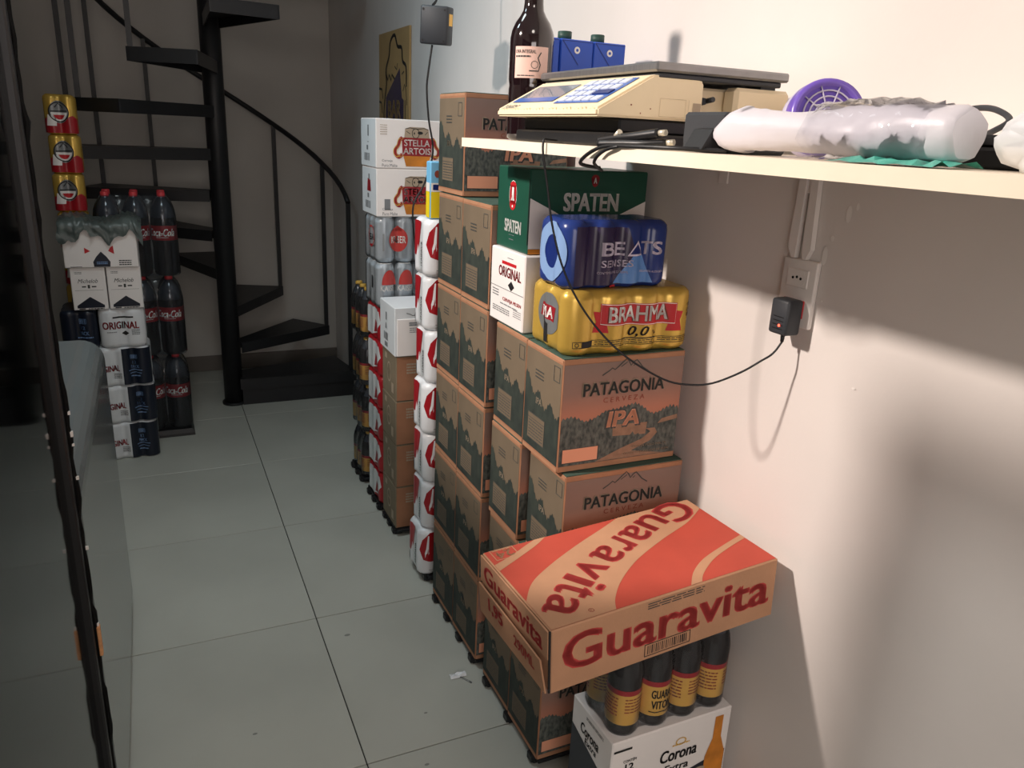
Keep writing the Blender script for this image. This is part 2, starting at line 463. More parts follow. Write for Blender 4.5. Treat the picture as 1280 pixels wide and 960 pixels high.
wn = MB(); wn.box(-1.32, -.372, 2.28, 3.0, 0, 2.80); struct(wn.build('shade_wall', 'wall_grey'))  # unseen wall block, shaped to keep the warm lamp off the staircase
wb = MB(); wb.box(-1.42, WX(4.64), 4.64, 4.74, 0, 2.80); struct(wb.build('wall_back', 'wall_grey'))
wl = MB(); wl.box(-1.42, -1.32, -1.5, 4.64, 0, 2.80); struct(wl.build('wall_left', 'wall_grey'))
wf = MB(); wf.box(-1.32, WX(-1.5), -1.6, -1.5, 0, 2.80); struct(wf.build('wall_front', 'wall_grey'))
ce = MB(); ce.box(-1.42, 1.14, -1.6, 4.74, 2.80, 2.88); struct(ce.build('ceiling', 'ceil'))
bb = MB(); bb.box(-1.32, WX(4.63)-.001, 4.628, 4.640, 0, .090, bev=.002); struct(bb.build('baseboard_back', 'skirt'))
# dried splashes on the right wall
for k, (y, z, a, b) in enumerate([(.93, 1.292, .006, .014), (.915, 1.305, .003, .006), (.955, 1.25, .004, .005), (.965, 1.22, .006, .016), (.97, 1.205, .003, .006), (.955, 1.145, .002, .002), (.86, 1.02, .004, .002)]):
    print_on('paint_splash', ell(0, 0, a, b, 9), lambda u, v, o, y=y, z=z: (WX(y)-o, y-u, z+v), 'dirt', wall_right, .0008)
# floor marks
for x, y, a in [(.55, 1.30, .012), (.47, 1.36, .006), (.25, 1.16, .010), (.41, 1.9, .009), (.52, 1.52, .005), (.12, 1.6, .006)]:
    print_on('scuff_mark', ell(0, 0, a, a*.6, 8), lambda u, v, o, x=x, y=y: (x+u, y+v, o), 'stain', floor, .0006)

# ================================================================== spiral staircase
st = thing('spiral_staircase', 'black steel spiral staircase with round centre post standing against the far wall', 'staircase', (.313, 4.03, 0))
mb = MB(); mb.cyl((0, 0, .0), (0, 0, 2.80), .046, n=28); mb.cyl((0, 0, 0), (0, 0, .012), .058, n=28)
mb.build('centre_post', 'black_steel', st)
ZT = [.14, .315, .50, .69, .88, 1.07, 1.26, 1.45, 1.64, 1.83, 2.02, 2.21, 2.40]
RR = .615
rail = []
def pol(a, r): return (r*math.cos(R(a)), r*math.sin(R(a)))
for i, z in enumerate(ZT):
    a = -5+30*i; wdg = 26
    mb = MB()
    P = [pol(a-28, .055), pol(a+1, RR), pol(a+wdg, RR), pol(a+wdg+30, .055)]
    if i == 0:
        P = [(.04, -.05), pol(-5, RR), pol(24, RR), (.05, .10)]
        mb.prism(P, lambda u, v, t: (u, v, t), 0, .085)
        Q = [(.03, -.06), pol(-6, RR+.012), pol(24, RR+.012), (.04, .11)]
        mb.prism(Q, lambda u, v, t: (u, v, t), .085, .14)
    else:
        mb.prism(P, lambda u, v, t: (u, v, t), z-.012, z)
        # folded fascia all round the plate
        for p, q in ((P[0], P[1]), (P[1], P[2]), (P[2], P[3])):
            d = Vector((q[0]-p[0], q[1]-p[1])).normalized(); n = Vector((-d.y, d.x))*.006
            mb.prism([(p[0], p[1]), (q[0], q[1]), (q[0]+n.x, q[1]+n.y), (p[0]+n.x, p[1]+n.y)], lambda u, v, t: (u, v, t), z-.052, z-.012)
    mb.build('tread', 'black_steel', st)
    bx, by = pol(a+2, RR-.012)
    mb = MB(); mb.box(bx-.010, bx+.010, by-.010, by+.010, z, z+.875); mb.build('baluster', 'black_steel', st)
    for k in range(5 if i < len(ZT)-1 else 1):
        t = k/5; zz = z + t*((ZT[i+1] if i < len(ZT)-1 else z)-z)
        rail.append((*pol(a+2+30*t, RR-.012), zz+.88))
mb = MB(); mb.tube(rail, .013, 8); mb.build('handrail', 'black_steel', st)

# ================================================================== fridges on the left
fr = thing('glass_door', 'tall dark tinted glass door with black frame filling the left edge', 'door', (-.155, .80, 0))
mb = MB(); mb.box(-.004, .004, -.50, .425, .06, 1.72); mb.build('glass_pane', 'tint', fr)
for y0, y1, z0, z1, nm in ((.420, .448, .0, 1.76, 'frame_stile'), (-.53, -.495, .0, 1.76, 'frame_stile'), (-.495, .420, 1.715, 1.76, 'frame_rail'), (-.495, .420, .0, .065, 'frame_rail')):
    mb = MB(); mb.box(-.016, .014, y0, y1, z0, z1, bev=.003); mb.build(nm, 'black', fr)
rr = random.Random(4)
mb = MB(); rings = []
for k in range(70):
    z = .01+1.745*k/69; wv = rr.uniform(-.0022, .0022)
    rings.append([Vector((-.012, .440, z)), Vector((.0155+wv, .440, z)), Vector((.0185+wv, .448, z)), Vector((.016+wv*2, .462+wv, z)), Vector((-.012, .462, z))])
mb.loft(rings, smooth=False); gask = mb.build('door_gasket', 'rubber', fr, 'frayed black rubber gasket')
for z, q in [(.93, .006), (.965, .004), (.86, .004), (.915, .003), (.74, .004), (.60, .004)]:
    mb = MB(); mb.box(.0175, .0215, .444, .444+q, z, z+q*1.3); mb.build('gasket_fray', 'white_plastic', gask)
mb = MB(); mb.box(.0175, .0225, .440, .452, .545, .60, bev=.001); mb.build('wood_chip', 'wood', gask)

ch = thing('chest_freezer', 'low pale grey chest freezer with rounded edges beyond the dark fridge', 'freezer', (-.47, 1.80, 0))
mb = MB(); prof = []
w2, h2, rad = .325, .820, .055
for k in range(7):
    a = R(90*k/6); prof.append((w2-rad+rad*math.cos(a), h2-rad+rad*math.sin(a)))
P = [(w2, .05)]+prof+[(-w2+rad*math.cos(R(90+90*k/6))+rad, h2-rad+rad*math.sin(R(90+90*k/6))) for k in range(7)]+[(-w2, .05)]
mb.prism(P, lambda u, v, t: (u, t, v), -.47, .468)
mb.build('freezer_body', 'enamel', ch)
mb = MB(); mb.box(-.30, .318, -.46, .46, 0, .05); mb.build('plinth', 'black', ch)
mb = MB(); mb.box(-.32, .168, -.462, .460, h2+.0005, 1.55, bev=.01); mb.build('shade_block', 'black2', ch)  # block added on the freezer to keep the warm lamp off the floor

# ================================================================== brown beer cartons with a forest print
_fc = {}
TREES = random.Random(21)
def treeline(x0, x1, f, n, amp, base):
    pts = [(x0, base)]; rr = random.Random(int(abs(x0*1000))+n)
    for k in range(n+1):
        x = x0+(x1-x0)*k/n; pts.append((x, f((x-x0)/(x1-x0))+(amp if k % 2 else -amp*.5)*rr.uniform(.3, 1)))
    pts.append((x1, base)); return poly(pts)
def forest_carton(w, d, h, label, loc, rz=0, group='brown cartons with forest print'):
    key = (w, d, h)
    if key in _fc: return dup(_fc[key], loc, rz, label)
    t = thing('beer_carton', label, 'carton', loc, rz, group); _fc[key] = t
    mb = MB(); mb.box(-w/2, w/2, -d/2, d/2, 0, h-.002, bev=.0022); mb.build('carton_body', 'card', t)
    for s in (-1, 1):
        mb = MB(); y0, y1 = (-d/2+.002, -.001) if s < 0 else (.001, d/2-.002)
        mb.box(-w/2+.002, w/2-.002, y0, y1, h-.0022, h-.0004); mb.build('top_flap', 'teal_card', t)
    F = face('front', w, d, h); L = face('left', w, d, h)
    b = .013
    for q in (rect(-w/2+.002, .001, w/2-.002, b-.001), rect(-w/2+.002, h-b+.001, w/2-.002, h-.003)): print_on('edge_strip', q, F, 'card2', t, .0004)
    print_on('sunset_print', rect(-w/2+.0025, b, w/2-.0025, h-b), F, 'sky', t, .0004)
    hill = lambda q: .112*h/.24 + .022*math.exp(-((q-.53)/.13)**2) + .006*math.sin(q*22)
    print_on('forest_print', treeline(-w/2+.0025, w/2-.0025, hill, 64, .005, b), F, 'forest', t, .0008)
    path = poly([(.11, b+.001), (-.055, b+.001), (.0, .035), (.055, .052), (.075, .066), (.062, .074), (.085, .073), (.092, .062), (.075, .045), (.03, .028)])
    print_on('path_print', [path, poly([(-.018, .066), (.062, .062), (.064, .088), (-.02, .091)]), poly([(.09, .082), (w/2-.004, .088), (w/2-.004, .098), (.10, .092)])], F, 'path', t, .0011)
    print_on('tree_print', [poly([(-.02, .05), (.05, .05), (.045, .066), (.036, .062), (.03, .071), (.022, .061), (.012, .064), (.002, .06), (-.01, .063)])], F, 'forest', t, .0014)
    print_on('lettering', [text('PATAGONIA', 0, .172, .196, .030, .012)], F, 'slate_hi', t, .0011)
    print_on('lettering', [text('PATAGONIA', .0008, .1712, .192, .027, .035)], F, 'slate', t, .0015)
    print_on('lettering', [text('CERVEZA', .002, .146, .098, .0105, .0, 0, 1.5)], F, 'rust', t, .0011)
    mt = [(-.054, .199), (-.040, .207), (-.032, .213), (-.026, .209), (-.018, .215), (-.010, .222), (0, .230), (.006, .224), (.011, .215), (.017, .222), (.024, .226), (.031, .219), (.040, .209), (.054, .200)]
    print_on('mountain_mark', [stroke(mt, .0024), stroke([(-.012, .214), (-.004, .219), (.002, .223)], .0016), stroke([(.017, .214), (.022, .218)], .0016)], F, 'slate', t, .0011)
    print_on('lettering', [text('IPA', .004, .1035, .088, .041, .10, .12)], F, 'slate', t, .0013)
    print_on('lettering', [text('IPA', .004, .1038, .078, .034, .065, .12)], F, 'salmon', t, .0017)
    print_on('label_frame', [rect(-w/2+.008, .018, -w/2+.094, .050)], F, 'slate', t, .0012)
    print_on('label_panel', [rect(-w/2+.010, .020, -w/2+.091, .049)], F, 'salmon', t, .0016)
    print_on('lettering', [text('CERVEJA PURO MALTE', .073, .0355, .088, .0066, .01), text('CONTÉM 12 GARRAFAS DE 355ML', .068, .0235, .118, .0066, .01)], F, 'slate_hi', t, .0015)
    # the long side that faces the aisle
    print_on('side_print_tone', rect(-d/2+.0025, b, d/2-.0025, h-b), L, 'sky_side', t, .0004)
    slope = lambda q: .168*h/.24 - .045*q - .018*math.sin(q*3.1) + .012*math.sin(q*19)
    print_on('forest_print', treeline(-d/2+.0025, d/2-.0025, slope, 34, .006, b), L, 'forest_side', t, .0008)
    for q in (rect(-d/2+.002, .001, d/2-.002, b-.004), rect(-d/2+.002, h-b+.004, d/2-.002, h-.003)): print_on('edge_strip', q, L, 'card2', t, .0004)
    print_on('nutrition_table', [rect(-.058, .030, .020, .088)], L, 'sky_side', t, .0011)
    print_on('nutrition_table', [frame(-.058, .030, .020, .088, .0015), rect(-.058, .076, .020, .0775), lines(-.052, .034, .014, .074, 6, 2, .35)], L, 'slate', t, .0014)
    print_on('lettering', [text('IPA', -.012, .122, .026, .014, .03)], L, 'slate_hi', t, .0012)
    print_on('lettering', [lines(-.034, .168, .004, .190, 3, 5, .4)], L, 'slate', t, .0011)
    print_on('stamp_box', [frame(.046, .186, .072, .218, .0016)], L, 'slate', t, .0011)
    return t

TH = .2395; Z0 = .026
NTH = ['lowest', 'second from the floor', 'third from the floor', 'fourth from the floor', 'fifth from the floor']
for c, (yc, nm) in enumerate([(1.3375, 'front'), (1.5035, 'rear')]):
    for k in range(4):
        if c == 0:
            lab = ['lowest brown forest-print carton of the near stack, front row beside the white carton', 'second forest-print carton from the floor, near stack, behind the red-and-tan carton', 'forest-print carton whose front is half hidden by the red-and-tan carton', 'topmost forest-print carton of the near stack, under the gold can pack'][k]
        else:
            lab = ['brown forest-print carton lowest in the near stack, rear row', 'brown forest-print carton second from the floor in the near stack, rear row', 'brown forest-print carton third from the floor in the near stack, rear row', 'brown forest-print carton under the small white carton with red lettering'][k]
        forest_carton(.285, .163, TH-.001, lab, (.8425+.002*((k*7+c) % 3-1)+(.008 if (k, c) == (2, 0) else 0), yc+.0008*((k*5+c) % 3-1)-(.020 if (k, c) == (2, 0) else 0), Z0+TH*k))
TH2 = .2424
for c, (yc, nm) in enumerate([(1.726, 'near column'), (1.9085, 'far column')]):
    for k in range(5):
        top = k == 4
        lab = 'brown forest-print carton %s in the far stack, %s' % (NTH[k], nm)
        forest_carton(.285, .178, TH2-.001, lab, (.843+.002*((k*3+c) % 3-1), yc, Z0+TH2*k))
forest_carton(.285, .178, TH2-.001, 'topmost brown forest-print carton of all, standing higher than the shelf end', (.842, 1.914, Z0+TH2*5+.0005), R(.4))

def pallet(x0, x1, y0, y1, label):
    t = thing('plastic_pallet', label, 'pallet', ((x0+x1)/2, (y0+y1)/2, 0), 0, 'black floor pallets')
    W, D = x1-x0, y1-y0
    mb = MB()
    n = max(3, int(D/.09))
    mb.box(-W/2, W/2, -D/2, D/2, .014, .025, bev=.002); mb.build('deck', 'black', t)
    for k in range(n):
        for x in (-W/2-.004, 0, W/2-.03):
            y = -D/2+.03+(D-.06)*k/(n-1)
            mb = MB(); mb.box(x, x+.03, y-.013, y+.013, 0, .0145, bev=.003)
            if x < -W/2: mb.box(x-.006, x+.006, y-.012, y+.012, .004, .024, bev=.002)
            mb.build('foot', 'black', t)
pallet(.702, .99, 1.252, 1.59, 'black plastic pallet under the near stack of brown cartons')
pallet(.702, .99, 1.634, 2.0, 'black plastic pallet under the far stack of brown forest-print cartons')
pallet(.712, .985, 2.07, 2.235, 'black plastic pallet under the white and red can packs')
pallet(.704, .985, 2.40, 2.585, 'black plastic pallet under the plain brown cartons')
pallet(.700, .97, 2.598, 2.80, 'black plastic pallet under the red can packs')
pallet(.700, .96, 2.865, 3.07, 'black plastic pallet under the small dark bottles farthest down the wall')

# ================================================================== packs of cans and cartons along the right wall
def carton(name, label, cat, w, d, h, loc, m='white_card', rz=0, group=None, seam=True, ms='white_card'):
    t = thing(name, label, cat, loc, rz, group)
    mb = MB(); mb.box(-w/2, w/2, -d/2, d/2, 0, h, bev=.0025); mb.build('carton_body', m, t)
    return t

def wrap_pack(label, W, D, h, nx, ny, film, loc, rz=0, group=None, wob=0, half=50, name='can_pack', flat=False):
    t = thing(name, label, 'can pack', loc, rz, group)
    film_body(t, W, D, h, nx, ny, film, half=half, wob=wob, flat=flat)
    return t, Wrap(W, D, nx, ny, half)

# gold pack on the topmost front carton
GX, GY = .842, 1.345
zt = Z0+TH*4
t, wp = wrap_pack('gold shrink-wrapped can pack with red banner, on the topmost near carton', .292, .17, .128, 4, 3, 'gold_film', (GX+.006, GY, zt), R(-1))
C_ = wp.cuts
bx = .038
print_on('banner', [poly([(-.072, .058), (.112, .054), (.112, .098), (-.072, .101)]), poly([(-.088, .044), (-.052, .043), (-.056, .058), (-.072, .060), (-.072, .084), (-.088, .086), (-.080, .065)]), poly([(.092, .040), (.128, .040), (.121, .062), (.128, .080), (.112, .082), (.112, .056), (.096, .054)])], wp, 'red_ink', t, .0008, C_)
print_on('banner_line', [stroke([(-.070, .060), (.110, .056), (.110, .0965), (-.070, .0995)], .0013, True)], wp, 'white_ink', t, .0014, C_)
print_on('lettering', [text('BRAHMA', .021, .0788, .153, .0335, .055)], wp, 'rust', t, .0014, C_)
print_on('lettering', [text('BRAHMA', .020, .0795, .148, .031, .03)], wp, 'white_ink', t, .0020, C_)
print_on('lettering', [text('0,0', .022, .042, .046, .022, .02, .3), text('%', .060, .040, .012, .008, 0)], wp, 'black_ink', t, .0014, C_)
print_on('lettering', [text('CONTÉM', .155, .094, .034, .0075, .03), text('12 LATAS', .156, .083, .034, .0075, .03), text('DE 350ML', .156, .072, .034, .0075, .03)], wp, 'black_ink', t, .0010, C_)
print_on('info_strip', [frame(-.135, .016, .155, .029, .0011), rect(-.116, .016, -.086, .029), lines(-.08, .018, -.02, .027, 2, 3, .35), lines(-.01, .018, .06, .027, 2, 4, .35), frame(-.016, .016, .066, .030, .001), lines(.075, .019, .15, .027, 2, 8, .4), ring(-.126, .0225, .003, .0042, 14)], wp, 'black_ink', t, .0010, C_)
lc = wp.left
print_on('side_badge', [ell(lc+.004, .070, .048, .042, 34)], wp, 'silver_dark', t, .0008, C_)
print_on('side_badge', [poly([(lc-.030, .062), (lc+.028, .056), (lc+.034, .086), (lc-.022, .090)]), ], wp, 'dark_red', t, .0013, C_)
print_on('lettering', [text('MA', lc+.002, .073, .044, .022, .04)], wp, 'white_ink', t, .0018, C_)
print_on('tear_slit', [poly([(lc-.004, .012), (lc+.008, .012), (lc+.006, .05), (lc-.006, .055), (lc-.012, .07), (lc-.016, .06)])], wp, 'black_ink', t, .0018, C_)

# blue pack on the gold pack
t, wp = wrap_pack('blue shrink-wrapped can pack with white lettering and pale triangle, on the gold pack', .240, .125, .130, 4, 2, 'blue_film', (.818, 1.342, zt+.1285), R(0.5))
C_ = wp.cuts
print_on('plum_print', [poly([(-.108, .006), (.012, .006), (.042, .062), (.02, .116), (-.108, .118)])], wp, 'plum_film', t, .0006, C_)
print_on('triangle', [poly([(.048, .060), (-.005, .008), (.092, .008)])], wp, 'sky_blue', t, .0012, C_)
print_on('triangle', [poly([(-.005, .008), (.092, .008), (.064, .062), (.034, .062)])], wp, 'sky_blue', t, .0011, C_)
tri = [(.024, .0635), (.060, .0635), (.042, .0885)]
print_on('triangle', [poly(tri)], wp, 'deep_blue', t, .0016, C_)
print_on('lettering', [stroke(tri, .0062, True)], wp, 'lavender', t, .0020, C_)
for q in (text('BE', -.014, .0755, .060, .026, .045), text('TS', .0815, .0765, .050, .026, .045)): print_on('lettering', [q], wp, 'lavender', t, .0016, C_)
print_on('lettering', [text('SENSES', -.004, .0475, .078, .0135, .02)], wp, 'lavender', t, .0018, C_)
for q in (text('CONTÉM 8 LATAS DE 269ML', -.012, .031, .076, .006, .01), text('BEBIDA MISTA ALCOÓLICA', .086, .031, .05, .005, .0)): print_on('lettering', [q], wp, 'lavender', t, .0022, C_)
lc = wp.left
print_on('handle_loop', [ring(lc+.006, .066, .028, .050, 40, 1.15)], wp, 'pale_blue', t, .0016, C_)
print_on('handle_hole', [ell(lc+.006, .066, .029, .033, 30)], wp, 'deep_blue', t, .0010, C_)
print_on('red_strip', [rect(-.02, .001, .0, .005)], wp, 'red_ink', t, .001, C_)  # small red strip at the foot of the front

# white carton with red lettering and the dark green carton on it
h_ = .165
t = carton('beer_carton', 'small white carton with dark red lettering, under the dark green carton', 'carton', .20, .175, h_, (.800, 1.542, zt), 'white_card', R(.4))
L = face('left', .20, .175, h_)
print_on('fold_line', [rect(-.086, .078, .086, .0795)], L, 'grey_ink', t)
print_on('lettering', [rect(-.028, .133, .046, .140)], L, 'red_ink', t)
print_on('lettering', [text('ORIGINAL', .014, .117, .116, .023, .035)], L, 'dark_red', t)
print_on('lettering', [text('CERVEJA PILSEN', .030, .055, .095, .010, .03)], L, 'red_ink', t)
print_on('emblem', [poly([(.008, .090), (.024, .079+.0005), (.040, .090), (.024, .1015)])], L, 'black_ink', t)
print_on('lettering', [lines(-.074, .056, -.040, .074, 3, 3, .4), rect(0, .1485, .03, .150), lines(-.07, .022, .02, .036, 3, 9, .5), lines(.04, .026, .08, .044, 4, 6, .35), lines(-.03, .042, .06, .047, 1, 5, .5)], L, 'grey_ink', t)

hs = .174
t = carton('beer_carton', 'dark green carton with white lettering and shield, on the white carton', 'carton', .283, .164, hs, (.852, 1.550, zt+h_+.001), 'green_card', R(-.3))
L = face('left', .283, .164, hs); F = face('front', .283, .164, hs)
print_on('white_print', [poly([(-.140, .012), (-.140, .116), (-.062, .080), (.0, .05), (.068, .080), (.140, .112), (.140, .012)])], F, 'white_card', t)
print_on('white_print', [poly([(-.140, .001), (-.05, .001), (-.05, .011), (-.140, .0115)])], F, 'amber', t, .0009)
print_on('green_print', [poly([(-.080, .088), (.0, .046), (.084, .088), (.084, .1), (-.080, .1)])], F, 'green_card', t, .0009)
print_on('lettering', [text('SPATEN', .004, .109, .134, .038, .045)], F, 'white_ink', t, .0013)
print_on('emblem', [ell(.010, .157, .010, .009, 18), poly([(.000, .158), (.020, .158), (.016, .144), (.010, .140), (.004, .144)])], F, 'dark_red', t, .0009)
print_on('emblem', [text('A', .010, .154, .008, .012, .05)], F, 'white_ink', t, .0013)
print_on('emblem', [rect(-.010, .096, .010, .136), ell(0, .136, .0155, .008, 18), ell(0, .098, .0155, .014, 20), rect(-.0155, .098, .0155, .136)], L, 'red_ink', t, .0006)
print_on('emblem', [ring(0, .117, .0185, .0195, 30, 1.5)], L, 'white_ink', t, .0005)
print_on('emblem', [rect(-.005, .104, .005, .132), poly([(-.009, .104), (.009, .104), (.0, .120)]), ell(0, .092, .003, .003, 10)], L, 'white_ink', t, .0010)
print_on('lettering', [text('SPATEN', .005, .050, .086, .027, .04)], L, 'white_ink', t, .0006)
print_on('lettering', [lines(-.012, .020, .012, .023, 1, 3, .6), lines(-.014, .030, .016, .032, 1, 3, .6)], L, 'grey_ink', t, .0006)
print_on('flap_edge', [rect(.079, .02, .0815, hs-.02)], L, 'black_ink', t, .0005)

# white and red wrapped can packs
WP0 = None
for k in range(7):
    lab = 'white and red wrapped can pack, %s of its stack, beyond the forest-print cartons' % ['lowest', 'second', 'third', 'fourth', 'fifth', 'sixth', 'topmost'][k]
    loc = (.833+.004*((k*5) % 3-1)-.005*(k == 1)-.010*(k == 0), 2.152+.003*((k*7) % 3-1), Z0+.161*k)
    if WP0 is None:
        WP0, wp = wrap_pack(lab, .268, .134, .160, 4, 2, 'white_film', loc, 0, 'white and red can packs', wob=.0012)
        C_ = wp.cuts; lc = wp.left
        fe = -.134+.03
        print_on('red_print', [poly([(-.132, .056), (-.110, .048), (-.05, .046), (-.05, .150), (-.112, .152), (-.136, .125), (-.146, .090)])], wp, 'red_film', WP0, .0008, C_)
        print_on('red_print', [poly([(lc-.056, .060), (lc-.028, .050), (lc-.006, .085), (lc+.008, .150), (lc-.040, .152), (lc-.058, .12)])], wp, 'red_film', WP0, .0008, C_)
        print_on('navy_print', [poly([(lc-.085, .004), (lc-.050, .004), (lc-.046, .030), (lc-.066, .042), (lc-.085, .036)])], wp, 'navy', WP0, .0010, C_)
        print_on('handle_window', [ell(lc+.006, .055, .017, .042, 24)], wp, 'silver', WP0, .0010, C_)
        print_on('lettering', [text('ITAIPAVA', lc+.014, .060, .070, .010, .03, rot=R(90))], wp, 'black_ink', WP0, .0014, C_)
        print_on('seam_line', [rect(fe-.01, .018, fe+.07, .0195)], wp, 'grey_ink', WP0, .0010, C_)
    else: dup(WP0, loc, R(((k*37) % 5-2)*.8), lab)

t = thing('juice_box', 'slim light blue and yellow packet standing on the topmost white and red pack', 'packet', (.742, 2.118, Z0+.161*7), R(-4))
mb = MB(); mb.box(-.032, .032, -.022, .022, 0, .155, bev=.003); mb.build('packet_body', 'light_blue', t)
F = face('front', .064, .044, .155); L = face('left', .064, .044, .155)
for f, q in ((F, .0295), (L, .0195)):
    print_on('yellow_print', [rect(-q, .003, q, .074)], f, 'yellow', t)
    print_on('white_print', [rect(-q, .0745, q, .098)], f, 'white_ink', t)
print_on('emblem', [rect(-.024, .079, .002, .094)], F, 'deep_blue', t, .0010)
print_on('emblem', [ell(-.012, .122, .008, .010, 14)], F, 'rust', t)
print_on('barcode', [bars(-.004, .015, .022, .03, 9, 4)], F, 'black_ink', t, .0010)

# plain brown cartons with the white carton above
def brown_carton(label, loc):
    w, d, h = .283, .168, .159
    t = carton('beer_carton', label, 'carton', w, d, h, loc, 'card_dark', 0, 'plain brown cartons')
    F = face('front', w, d, h); L = face('left', w, d, h)
    print_on('front_panel', [rect(-w/2+.003, .003, w/2-.003, h-.003)], F, 'card', t, .0004)
    print_on('lettering', [lines(-.105, .095, -.070, .135, 4, 3, .6)], F, 'slate_hi', t, .0010)
    print_on('emblem', [ring(0, .085, .020, .024, 24, 1.5), rect(-.05, .125, -.025, .145), text('CERVEJA', .0, .085, .03, .012, .02), rect(.03, .02, .055, .055)], L, 'slate_hi', t, .0006)
    return t
b0 = brown_carton('plain brown carton lowest of its stack, behind the white and red packs', (.8445, 2.4985, Z0))
for k, nm in ((1, 'second from the floor in its stack'), (2, 'third from the floor in its stack'), (3, 'directly under the plain white carton')):
    dup(b0, (.8445+.001*(k % 2), 2.4985, Z0+.160*k), 0, 'plain brown carton %s, behind the white and red packs' % nm)
w, d, h = .296, .180, .166
t = carton('beer_carton', 'plain white carton on top of the plain brown cartons, in front of silver cans', 'carton', w, d, h, (.846, 2.500, Z0+.64), 'white_card_cool', 0)
F = face('front', w, d, h); L = face('left', w, d, h)
mb = MB(); mb.box(-.140, .140, -d/2-.004, -d/2, .002, .128, bev=.0012); mb.build('front_flap', 'white_card', t)  # flap in the warm white, body in the cool shade tone
F2 = face('front', w, d+.008, h)
print_on('lettering', [lines(-.100, .104, -.072, .118, 2, 3, .8), lines(-.098, .080, -.060, .10, 3, 4, .4)], F2, 'grey_ink', t, .0006)
print_on('lettering', [stroke([(-.108, .147), (-.095, .143), (-.086, .138), (-.07, .142)], .003)], F, 'grey_ink', t, .0006)
print_on('lettering', [rect(-.018, .105, -.004, .132), poly([(-.022, .075), (-.004, .075), (-.008, .095), (-.018, .095)]), bars(-.040, .035, .012, .062, 12, 2), rect(-.030, .012, .006, .028)], L, 'grey_ink', t, .0006)

# red can packs, silver can packs, white cartons with the big goblet print
RP = None
for k in range(6):
    lab = 'dark red can pack with white oval, %s of six below the silver cans' % ['lowest', 'second', 'third', 'fourth', 'fifth', 'topmost'][k]
    loc = (.832, 2.700, Z0+.127*k)
    if RP is None:
        RP, wp = wrap_pack(lab, .264, .190, .126, 4, 3, 'red_film', loc, 0, 'dark red can packs')
        lc = wp.left; C_ = wp.cuts
        print_on('grey_oval', [poly([(lc-.080, .012), (lc-.02, .010), (lc+.050, .030), (lc+.085, .070), (lc+.075, .110), (lc+.02, .118), (lc-.06, .112), (lc-.085, .06)])], wp, 'silver', RP, .0008, C_)
        print_on('emblem', [poly([(lc+.012, .026), (lc+.050, .034), (lc+.056, .060), (lc+.030, .076)])], wp, 'dark_red', RP, .0013, C_)
    else: dup(RP, loc, R(.6*((k % 3)-1)), lab)
zk = Z0+.127*6
def can_mesh(rx, ry, h):
    mb = MB()
    prof = [(.020, .0), (.026, .002), (.0325, .012), (.033, .020), (.033, h-.022), (.032, h-.016), (.027, h-.004), (.0275, h-.001), (.0262, h), (.0245, h-.004), (0, h-.004)]
    mb.lathe([(r*rx/.033, z) for r, z in prof], 20)
    return mb
SK = []
for k in range(2):
    W, D, h = .268, .186, .157
    lab = ['silver can pack with red domes, half hidden behind the plain white carton', 'silver can pack with one red disc, right under the white goblet cartons'][k]
    t = thing('can_pack', lab, 'can pack', (.828, 2.698, zk+.158*k), 0, 'silver can packs')
    c0 = can_mesh(.033, .031, h).build('can', 'silver', t); me = c0.data
    rx, ry = W/8, D/6; first = True
    for i in range(4):
        for j in range(3):
            o = c0 if first else bpy.data.objects.new('can', me)
            if not first: COL.objects.link(o); o.parent = t
            first = False
            o.location = (-W/2+rx*(2*i+1), -D/2+ry*(2*j+1), 0); o.scale = (.985, .90, 1)
    wp = Wrap(W, D, 4, 3); C_ = wp.cuts; lc = wp.left
    if k == 1:
        print_on('red_disc', [ell(-.066, .080, .036, .042, 34), poly([(-.092, .109), (-.066, .128), (-.040, .109)])], wp, 'kaiser_red', t, .0016, C_)
        print_on('lettering', [text('KAISER', -.066, .080, .058, .024, .03)], wp, 'white_ink', t, .0022, C_)
        print_on('side_badge', [ring(lc+.01, .085, .030, .036, 30)], wp, 'kaiser_red', t, .0016, C_)
        print_on('side_badge', [poly([(lc-.004, .055), (lc+.02, .058), (lc+.012, .045)])], wp, 'dark_red', t, .0018, C_)
        print_on('lettering', [text('SEA', lc+.008, .082, .046, .022, .04)], wp, 'black_ink', t, .0022, C_)
        print_on('lettering', [rect(-.124, .042, -.118, .10)], wp, 'silver_dark', t, .0014, C_)
    else:
        for q in (-.1005, -.0335, .0335, .1005):
            print_on('red_dome', [ell(q, .082, .027, .052, 24, 0, 180)], wp, 'kaiser_red', t, .0016, C_)
            print_on('lettering', [text('KAISER', q, .070, .062, .020, .02)], wp, 'white_ink', t, .0022, C_)
        print_on('lettering', [rect(lc+.01, .06, lc+.018, .105)], wp, 'black_ink', t, .0016, C_)
    film_body(t, W+.002, D+.002, h+.0004, 4, 3, 'clear')
zs_ = zk+.158*2
